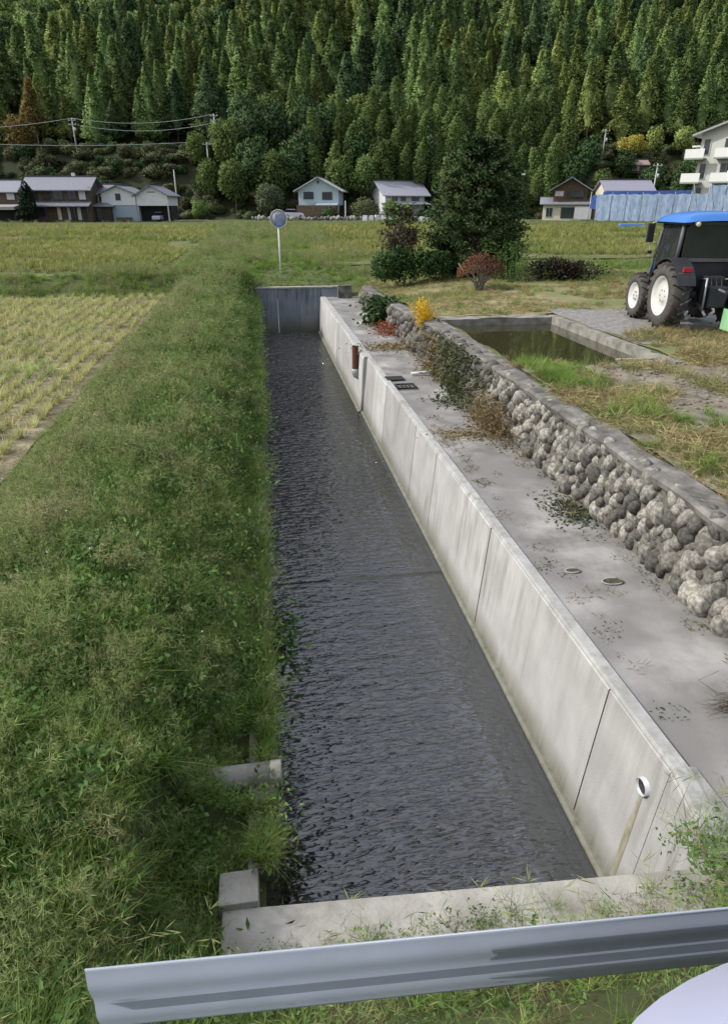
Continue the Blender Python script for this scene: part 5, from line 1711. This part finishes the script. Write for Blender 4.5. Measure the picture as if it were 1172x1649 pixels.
def upole(label, X, Y, z0, z1, arms=1, r=.16, box=False, lean=0.0):
    t = thing('utility_pole', label, 'utility pole', (X, Y, z0), rnd.uniform(-.15, .15))
    h = z1 - z0
    MB().tube([(0, 0, -.3), (lean, 0, h)], [r, r * .7], 10).build('pole', M_upole, t)
    for k in range(arms):
        a = MB().box((lean, -.1, h - .35 - .8 * k), (1.7, .1, .12)).build('crossarm', M_upole, t)
        for x in (-.7, 0, .7): MB().lathe([(0, .0), (0, .05), (.12, .06), (.2, .03), (.2, 0)], (lean + x, -.1, h - .29 - .8 * k), 'Z', 8, closed=False).build('insulator', M_plasw, a)
    if box: MB().lathe([(0, 0), (0, .25), (.7, .25), (.7, 0)], (lean + .35, 0, h - 2.4), 'Z', 12, closed=False).build('transformer', M_upole, t)
    return Vector((X + lean, Y, z1))


pA = upole('grey utility pole with crossarms on the terrace at the left', -62.0, 160, 13.5, 19.3, 2, box=True)
pB = upole('tall white utility pole on the terrace above the storehouses', -32.0, 161, 12.2, 20.2, 2, r=.2)
pC = upole('slim pole rising beside the white storehouse with the carport', -39.5, 152, 0, 9.3, 0)
pD = upole('grey utility pole with a wide crossarm on the wooded slope', -33.0, 156, 3.0, 14.5, 1)
pE = upole('short pale utility pole on the terrace by the yellow trees', 52.0, 161, 12.8, 17.4, 1, box=True)
pF = upole('leaning dark pole behind the right side of the conifer', 31.0, 150, 0, 9.0, 0, r=.12, lean=.5)
pG = upole('thin street lamp pole beside the leaning dark pole', 32.6, 149, 0, 8.3, 0, r=.1)
pH = upole('grey utility pole rising between the blue sheets and the apartments', 56.0, 140, 0, 9.8, 1, box=True)
MB().box((32.5, 148.6, 8.3), (.7, .5, .3)).build('lamp_head', M_plasw, None)
bpy.data.objects['lamp_head'].parent = [o for o in bpy.data.objects if o.get('label', '').startswith('thin street lamp')][0]
bpy.data.objects['lamp_head'].matrix_parent_inverse = Matrix.Translation((-32.6, -149, 0))
M_wire = plain('wire', (.30, .31, .32), rough=.6)


def wire(a, b, sag, label):
    pts = []
    for k in range(17):
        u = k / 16
        p = Vector(a).lerp(Vector(b), u); p.z -= sag * 4 * u * (1 - u); pts.append(p)
    o = MB().tube(pts, .045, 4).build('power_line', M_wire)
    tag(o, label, 'power line')


wire(pA, pB, 1.3, 'upper power line between the two tall terrace poles')
wire(pA + Vector((0, 0, -1.1)), pB + Vector((0, 0, -1.6)), 1.4, 'lower power line between the two tall terrace poles')
wire(pA, (-110, 158, 18.0), 1.5, 'power line leaving the left terrace pole to the picture edge')
wire(pB + Vector((0, 0, -5)), (-90, 158, 14.8), .8, 'low cable running along the terrace edge at the left')
wire(pD, (-10, 160, 13.0), .8, 'power line from the slope pole into the broadleaf trees')

# ------------------------------------------------------------------ far trees
def lobe_crown(n, rx, rz_, cz, leaf, m, name, lobes=16, seed_=0, cone=0.0):
    n = int(n * 1.7); leaf = leaf * .78
    rr = np.random.default_rng(seed_ + 100)
    d0 = unit(rr.normal(size=(lobes, 3)))
    c = d0 * rr.uniform(.35, .68, lobes)[:, None] * [rx, rx, rz_]
    k = rr.integers(0, lobes, n)
    d = unit(rr.normal(size=(n, 3)))
    P = c[k] + d * (rr.uniform(.75, 1.05, n) * .42)[:, None] * [rx, rx, rz_ * .8]
    if cone: P[:, :2] *= (1 - cone * np.clip(P[:, 2:3] / rz_, -1, 1))
    P[:, 2] += cz
    D = unit(d * .8 + rr.normal(size=(n, 3)) * .7) * (leaf * rr.uniform(.6, 1.3, n))[:, None]
    V, Q = cards(P, D, leaf * .33 * rr.uniform(.8, 1.3, n), .1)
    fd = unit(d + .5 * unit(P - [0, 0, cz]))
    return leafmesh(name, V, Q, m, up=.3, mix=.7, nfun=lambda c: fd)


def cedar_crown(H, r, m, seed_, n=4200, z0=.22):
    """drooping sprays in whorls round a narrow cone"""
    rr = np.random.default_rng(seed_ + 300)
    t_ = rr.uniform(0, 1, n) ** .8
    z = H * (z0 + (1 - z0) * t_)
    prof = r * (1 - t_) ** .9 * 1.2 * np.minimum(1, .5 + t_ * 3.2)
    nb = 46
    baz = rr.uniform(0, 6.283, nb); bz = rr.uniform(0, 1, nb)
    az = rr.uniform(0, 6.283, n)
    k = rr.integers(0, nb, n)
    use = rr.uniform(0, 1, n) < .7
    az = np.where(use, baz[k] + rr.normal(size=n) * .28, az)
    tt = np.where(use, np.clip(bz[k] + rr.normal(size=n) * .02, 0, .995), t_)
    z = H * (z0 + (1 - z0) * tt); prof = r * (1 - tt) ** .9 * 1.2 * np.minimum(1, .5 + tt * 3.2)
    rad = prof * rr.uniform(.45, 1.08, n) + .08
    z = z - rad * .25
    P = np.stack([np.cos(az) * rad, np.sin(az) * rad, z], 1)
    out = np.stack([np.cos(az), np.sin(az), rr.uniform(-.7, .35, n)], 1)
    D = unit(out + rr.normal(size=(n, 3)) * .35) * (rr.uniform(.4, .85, n) * (.22 + .17 * r))[:, None]
    V, Q = cards(P, D, rr.uniform(.10, .17, n) * (.5 + .27 * r), .12)
    # inner core so that the stem does not show through
    m_ = MB(); m_.tube([(0, 0, H * z0 + .5), (0, 0, H * (z0 + .2)), (0, 0, H * .7), (0, 0, H * .97)], [r * .2, r * .5, r * .3, .03], 7)
    V2 = np.array(m_.v); Q2 = np.array([f for f in m_.f if len(f) == 4])
    V, Q = join_np([(V, Q), (V2, Q2)])

    def nf(c):
        o = c.copy(); o[:, 2] = 0
        a_ = np.arctan2(c[:, 1], c[:, 0])
        w = .45 * np.sin(a_ * 5 + c[:, 2] * 1.3)
        t2 = np.stack([-np.sin(a_), np.cos(a_), np.zeros(len(c))], 1)
        return unit(unit(o) + t2 * w[:, None] + rr.normal(size=c.shape) * .18)
    return leafmesh('crown', V, Q, m, up=.45, mix=.75, nfun=nf)


def trunk_mesh(H, r, m=None, name='trunk'):
    return MB().tube([(0, 0, -.6), (.05, 0, H * .4), (0, 0, H)], [r, r * .75, r * .2], 6).mesh(name, m or M_bark)


ced = []
for i in range(9):
    m_ = (M_cedD, M_cedM, M_cedY)[i % 3]
    H = (17, 19, 16, 18, 20, 15, 16.5, 18.5, 17.5)[i]
    r = (2.7, 3.1, 2.8, 3.4, 3.0, 2.8, 3.3, 2.9, 2.6)[i]
    ced.append((cedar_crown(H, r, m_, i, z0=(.14, .2, .26)[i // 3]), trunk_mesh(H * .9, .24), i % 3))
rnd_crowns = [lobe_crown(1300, 3.6, 4.2, 8.5, .95, (M_cedM, M_broad, M_cedY)[i], 'crown', 18, i) for i in range(3)]
rnd_trunk = trunk_mesh(8, .3)

pts = []
Y = 178.0
while Y < 470:
    sp = 5.3 if Y < 300 else 6.2
    X = -Y * .72
    while X < Y * .74:
        px = X + rnd.uniform(-2.2, 2.2); py = Y + rnd.uniform(-2.3, 2.3)
        if rnd.random() < .93: pts.append((px, py))
        X += sp
    Y += sp * .92
near, far = [], []
pts.sort(key=lambda p: p[1])
for (X, Y) in pts:
    dep = Y * .9
    if abs(X) < .57 * dep + 3 and len(near) < 292 and not (-20 < X < 46 and Y < 186 and rnd.random() < .4): near.append((X, Y))
    else: far.append((X, Y))
LB = ('tall dark green cedar in the lower rows of the wooded hillside', 'tall mid green cedar in the lower rows of the wooded hillside',
      'tall olive green cedar in the lower rows of the wooded hillside')


def zone_kind(X, Y):
    f = mnoise.fractal(Vector((X * .022, Y * .022, 3.1)), .6, 2, 3)
    return f


for (X, Y) in near:
    f = zone_kind(X, Y) + rnd.uniform(-.35, .35) + (.12 if X > 0 else -.02)
    c_ = 2 if f > .22 else (1 if f > -.15 else 0)
    i = rnd.choice([c_, c_ + 3, c_ + 6])
    zn = ('above the farmhouse', 'above the storehouses', 'above the pale blue house', 'behind the bamboo grove', 'above the yellow trees')[0 if X < -55 else 1 if X < -28 else 2 if X < -6 else 3 if X < 45 else 4]
    fr_w = 'front row' if Y < 190 else 'back rows'
    tone = ('dark green', 'mid green', 'olive green')[c_]  # foliage tone, picked by a noise field
    t = thing('cedar_tree', 'tall %s cedar %s, %s of the hill' % (tone, zn, fr_w), 'tree', (X, Y, gzw(X, Y) - .3), rnd.uniform(0, 6.28), '%s cedars %s, %s' % (tone, zn, fr_w))
    s_ = rnd.uniform(.7, 1.2); q_ = rnd.uniform(.9, 1.3); t.scale = (s_ * q_, s_ * q_ * rnd.uniform(.9, 1.1), s_ * rnd.uniform(.8, 1.0)); t.rotation_euler = (rnd.gauss(0, .03), rnd.gauss(0, .03), rnd.uniform(0, 6.28))
    part('crown', ced[i][0], t); part('trunk', ced[i][1], t)

# the rest of the forest as one mass
squat = []
for i in range(3):
    squat.append(cedar_crown((13, 14.5, 12)[i], (3.5, 3.2, 3.3)[i], (M_cedD, M_cedM, M_cedY)[i], 30 + i, z0=.1))
protos = [c[0] for c in ced] + rnd_crowns + squat
X = np.array([p[0] for p in far]); Y = np.array([p[1] for p in far])
x, y = wc(X, Y)
Z = gz(x, y) - .4
idx = []
for a_, b_ in far:
    f = zone_kind(a_, b_) + rnd.uniform(-.3, .3) + (.08 if a_ > 0 else 0)
    g = mnoise.fractal(Vector((a_ * .018 + 9, b_ * .018, 7.7)), .6, 2, 2) + (.36 if a_ < -5 and b_ > 205 else -.02)
    if g + rnd.uniform(-.15, .15) > .22: idx.append(9 + rnd.choice([0, 0, 1, 2]))
    else:
        tone_ = 2 if f > .2 else (1 if f > -.15 else 0)
        idx.append(12 + tone_ if rnd.random() < .4 else tone_ + 3 * rnd.randrange(3))
rot = np.stack([rng.normal(size=len(X)) * .03, rng.normal(size=len(X)) * .03, rng.uniform(0, 6.283, len(X))], 1)
scatter('forest', protos, np.stack([X, Y, Z], 1), rng.uniform(.66, 1.18, len(X)), np.array(idx), rot, 'dense cedar and broadleaf forest over the upper hillside', 'forest')

# bamboo grove behind the houses
def bamboo_foliage(seed_, H):
    rr = np.random.default_rng(seed_ + 50)
    n = 2000
    t_ = rr.uniform(0, 1, n)
    lean = .9
    cx = lean * t_ ** 2.2 * 1.6
    rad = (1.9 * np.sin(np.pi * np.clip(t_ * .86 + .14, 0, 1)) ** .8 + .12) * rr.uniform(.2, 1, n)
    az = rr.uniform(0, 6.283, n)
    z = H * (.32 + .68 * t_)
    P = np.stack([cx + np.cos(az) * rad, np.sin(az) * rad, z - rad * .25], 1)
    D = unit(np.stack([np.cos(az), np.sin(az), rr.uniform(-.9, .5, n)], 1) + rr.normal(size=(n, 3)) * .5) * rr.uniform(.45, .9, n)[:, None]
    V, Q = cards(P, D, rr.uniform(.08, .15, n), .1)
    fd = np.stack([np.cos(az), np.sin(az), np.full(n, .4)], 1) + rr.normal(size=(n, 3)) * .25
    return leafmesh('foliage', V, Q, M_bam, up=.3, mix=.65, nfun=lambda c: unit(fd))


bf = [(bamboo_foliage(i, h), h) for i, h in enumerate((13, 14.5, 12, 15))]
M_culm = plain('bamboo_culm', (.16, .18, .07), rough=.5, var=.2)
culm = {h: MB().tube([(0, 0, -.3), (0, 0, h * .5), (.5, 0, h * .85), (1.3, 0, h)], [.09, .08, .05, .02], 6).mesh('culm', M_culm) for _, h in bf}
k = 0
for row in range(5):
    Y = 151 + row * 4.2
    X = -11 + row * .8
    while X < 44:
        xx = X + rnd.uniform(-.9, .9); yy = Y + rnd.uniform(-1.2, 1.2)
        X += 3.1
        if row == 0 and (xx < 16 or xx > 40) and yy < 154: continue
        me, h = rnd.choice(bf)
        zn = ('behind the pale blue house', 'behind the white house and conifer', 'left of the cream house')[0 if xx < 3 else 1 if xx < 24 else 2]
        rw = 'front row' if row < 2 else 'taller back rows'
        t = thing('bamboo', 'feathery green bamboo %s, %s of the grove' % (zn, rw), 'bamboo', (xx, yy, gzw(xx, yy) - .2), rnd.uniform(0, 6.28), 'bamboo %s, %s' % (zn, rw))
        s_ = rnd.uniform(.72, 1.0) * (.95 if row > 1 else .85); t.scale = (s_,) * 3
        part('foliage', me, t); part('culm', culm[h], t)

# broadleaf trees and slope shrubs
bl = [lobe_crown(2000, 3.3, 4.4, 6.2, .62, m_, 'crown', 20, 40 + i) for i, m_ in enumerate((M_broad, M_broad, M_bam))]
bltr = trunk_mesh(6.5, .26)
spots = [(-27, 152, 1.0), (-23, 154, 1.15), (-19, 152.5, 1.05), (-15, 155, 1.1), (-29, 158, 1.2), (-24, 160, 1.2), (-18.5, 160, 1.15), (-12.5, 158, 1.1), (-32.5, 154, .8),
         (-26, 166, 1.2), (-20, 167, 1.15), (-13, 166, 1.0), (-5, 154, 1.05), (0, 153.5, .95), (3.5, 156.5, 1.1), (-1, 159, 1.1), (14, 157, .9), (-36, 160, .85), (-8.5, 162, 1.0),
         (44, 154, .9), (47.5, 157, .95), (50, 152, .75), (42.5, 149, .65), (66, 150, .9), (70, 155, 1.0), (61, 154, .85), (56, 157, .8), (75, 152, 1.0), (80, 158, 1.1)]
for (X, Y, s_) in spots:
    i = rnd.randrange(3)
    zn = 'between the carport and the pale blue house' if X < -16 else 'around the pale blue house' if X < 4 else 'behind the white house' if X < 30 else 'behind the cream house' if X < 52 else 'beside the apartment block'
    tn = ('dark green', 'deep green', 'lighter yellow green')[i]
    t = thing('broadleaf_tree', '%s rounded broadleaf tree %s' % (tn, zn), 'tree', (X, Y, gzw(X, Y) - .3), rnd.uniform(0, 6.28), '%s broadleaf trees %s' % (tn, zn))
    t.scale = (s_, s_, s_ * rnd.uniform(.9, 1.2))
    part('crown', bl[i], t); part('trunk', bltr, t)
sl_m = [lobe_crown(900, 2.1, 1.5, 1.2, .5, m_, 'foliage', 12, 70 + i) for i, m_ in enumerate((M_slope, M_slope, M_broad))]
for k in range(120):
    left = k < 84
    X = rnd.uniform(-92, -31) if left else rnd.uniform(46, 92)
    Y = rnd.uniform(148.5, 165)
    o = part('slope_shrub', rnd.choice(sl_m), None, (X, Y, gzw(X, Y) - .2), (0, 0, rnd.uniform(0, 6.28)), (rnd.uniform(.8, 1.5),) * 2 + (rnd.uniform(.7, 1.2),))
    zn = 'behind the farmhouse' if X < -56 else 'behind the storehouses' if X < -31 else 'behind the low house' if X < 64 else 'behind the apartment block'
    hg = 'high on the bank' if Y > 157 else 'low on the bank'
    tag(o, 'low bushy shrub %s %s' % (hg, zn), 'shrub', 'shrubs %s %s' % (hg, zn))


n = 1500
X = rng.uniform(-110, 115, n); Y = rng.uniform(146.5, 176, n)
xx_, yy_ = wc(X, Y)
scatter('bank_undergrowth', sl_m, np.stack([X, Y, gz(xx_, yy_) - .3], 1), rng.uniform(.35, .75, n), rng.integers(0, 3, n),
        label='tangled undergrowth over the bank below the hill', cat='undergrowth')


def one_tree(name, label, X, Y, z, rx, rz_, cz, m, n=1800, leaf=.4, tr_=True, sd_=1, cone=0.0):
    t = thing(name, label, 'tree', (X, Y, z), 0)
    part('crown', lobe_crown(n, rx, rz_, cz, leaf, m, 'crown', 18, sd_, cone), t)
    if tr_: part('trunk', trunk_mesh(cz, max(.12, rx * .08), M_barkg), t)
    return t


M_orng = leafmat('autumn_orange_leaf', (.13, .085, .03), (.17, .12, .04), (.12, .12, .04), .1, .2, .5)
M_yell = leafmat('autumn_yellow_leaf', (.34, .30, .05), (.42, .38, .08), (.24, .26, .07), .1, .25, .5)
M_grg = leafmat('grey_green_leaf', (.07, .10, .05), (.10, .13, .07), (.14, .17, .10), .1, .2, .5)
M_cyp = leafmat('cypress_leaf', (.012, .024, .014), (.02, .035, .02), (.03, .05, .025), .1, .1, .6)
M_brt = leafmat('bare_brown_crown', (.10, .08, .07), (.14, .11, .09), (.17, .14, .11), .1, .1, .6)
one_tree('roadside_tree', 'rounded grey green tree left of the pale blue house', -19.0, 146, 0, 3.3, 3.9, 4.0, M_grg, 2600, .5, sd_=2)
one_tree('roadside_tree', 'small round yellow green tree on the lane left of the grey green tree', -33.5, 146, 0, 2.4, 1.9, 1.9, M_bam, 1500, .4, sd_=3)
one_tree('autumn_tree', 'orange brown autumn tree on the terrace at the left edge', -75.5, 164, 13.5, 3.8, 3.2, 3.8, M_orng, 1900, .6, sd_=4)
one_tree('tall_cypress', 'tall pale orange green cedar at the left edge of the hill', -77, 176, 14, 2.4, 6.6, 9.5, M_orng, 1800, .6, sd_=5, cone=.6)
one_tree('garden_cypress', 'dark columnar clipped cypress before the long farmhouse', -57.6, 123.0, 0, 1.35, 3.3, 3.2, M_cyp, 2600, .38, sd_=6, cone=.35)
one_tree('garden_bush', 'low dark garden bush beside the cypress of the farmhouse', -59.6, 123.5, 0, 1.2, 1.2, 1.1, M_cyp, 900, .3, sd_=7)
one_tree('garden_bush', 'brown green layered bush between the two pale houses', .2, 143, 0, 3.0, 2.4, 2.0, M_slope, 1700, .4, sd_=8)
one_tree('garden_bush', 'green garden bush at the corner of the white house', 5.4, 144, 0, 2.2, 2.2, 1.9, M_bam, 1300, .4, sd_=9)
one_tree('garden_bush', 'dark hedge bush in front of the pale blue house', -7.0, 142, 0, 2.2, 1.3, 1.0, M_broad, 1200, .35, sd_=10)
one_tree('bare_tree', 'grey brown tree on the terrace left of the bamboo', -13.0, 164, 13.2, 3.2, 2.8, 2.6, M_brt, 1400, .5, sd_=11)
one_tree('yellow_tree', 'bright yellow autumn tree on the right terrace', 58.0, 160.5, 12.4, 3.1, 2.3, 2.0, M_yell, 1900, .5, sd_=12)
one_tree('yellow_tree', 'taller yellow green tree just right of the bright yellow tree', 63.3, 162, 12.6, 2.0, 3.2, 3.1, M_cedY, 1500, .5, sd_=13)
one_tree('yellow_tree', 'pale yellow green tree near the apartment roof on the terrace', 70.0, 162, 12.8, 2.6, 3.2, 3.0, M_cedY, 1500, .5, sd_=14)
one_tree('terrace_bush', 'low pale olive bush on the left part of the right terrace', 47.0, 159, 12.2, 2.8, 1.6, 1.2, M_cedY, 1200, .45, sd_=15)
t = thing('terrace_hut', 'small hut with a pinkish brown roof below the yellow trees', 'hut', (58.5, 156.5, 8.8), 0)
gable(t, -3.0, 2.0, 0, 3, 0, 1.7, 2.5, M_brown, plain('pinkish_roof', (.28, .21, .19)), 'X', .4)
win(t, -.5, -.02, .95, 1.2, .8, M_win, 1)
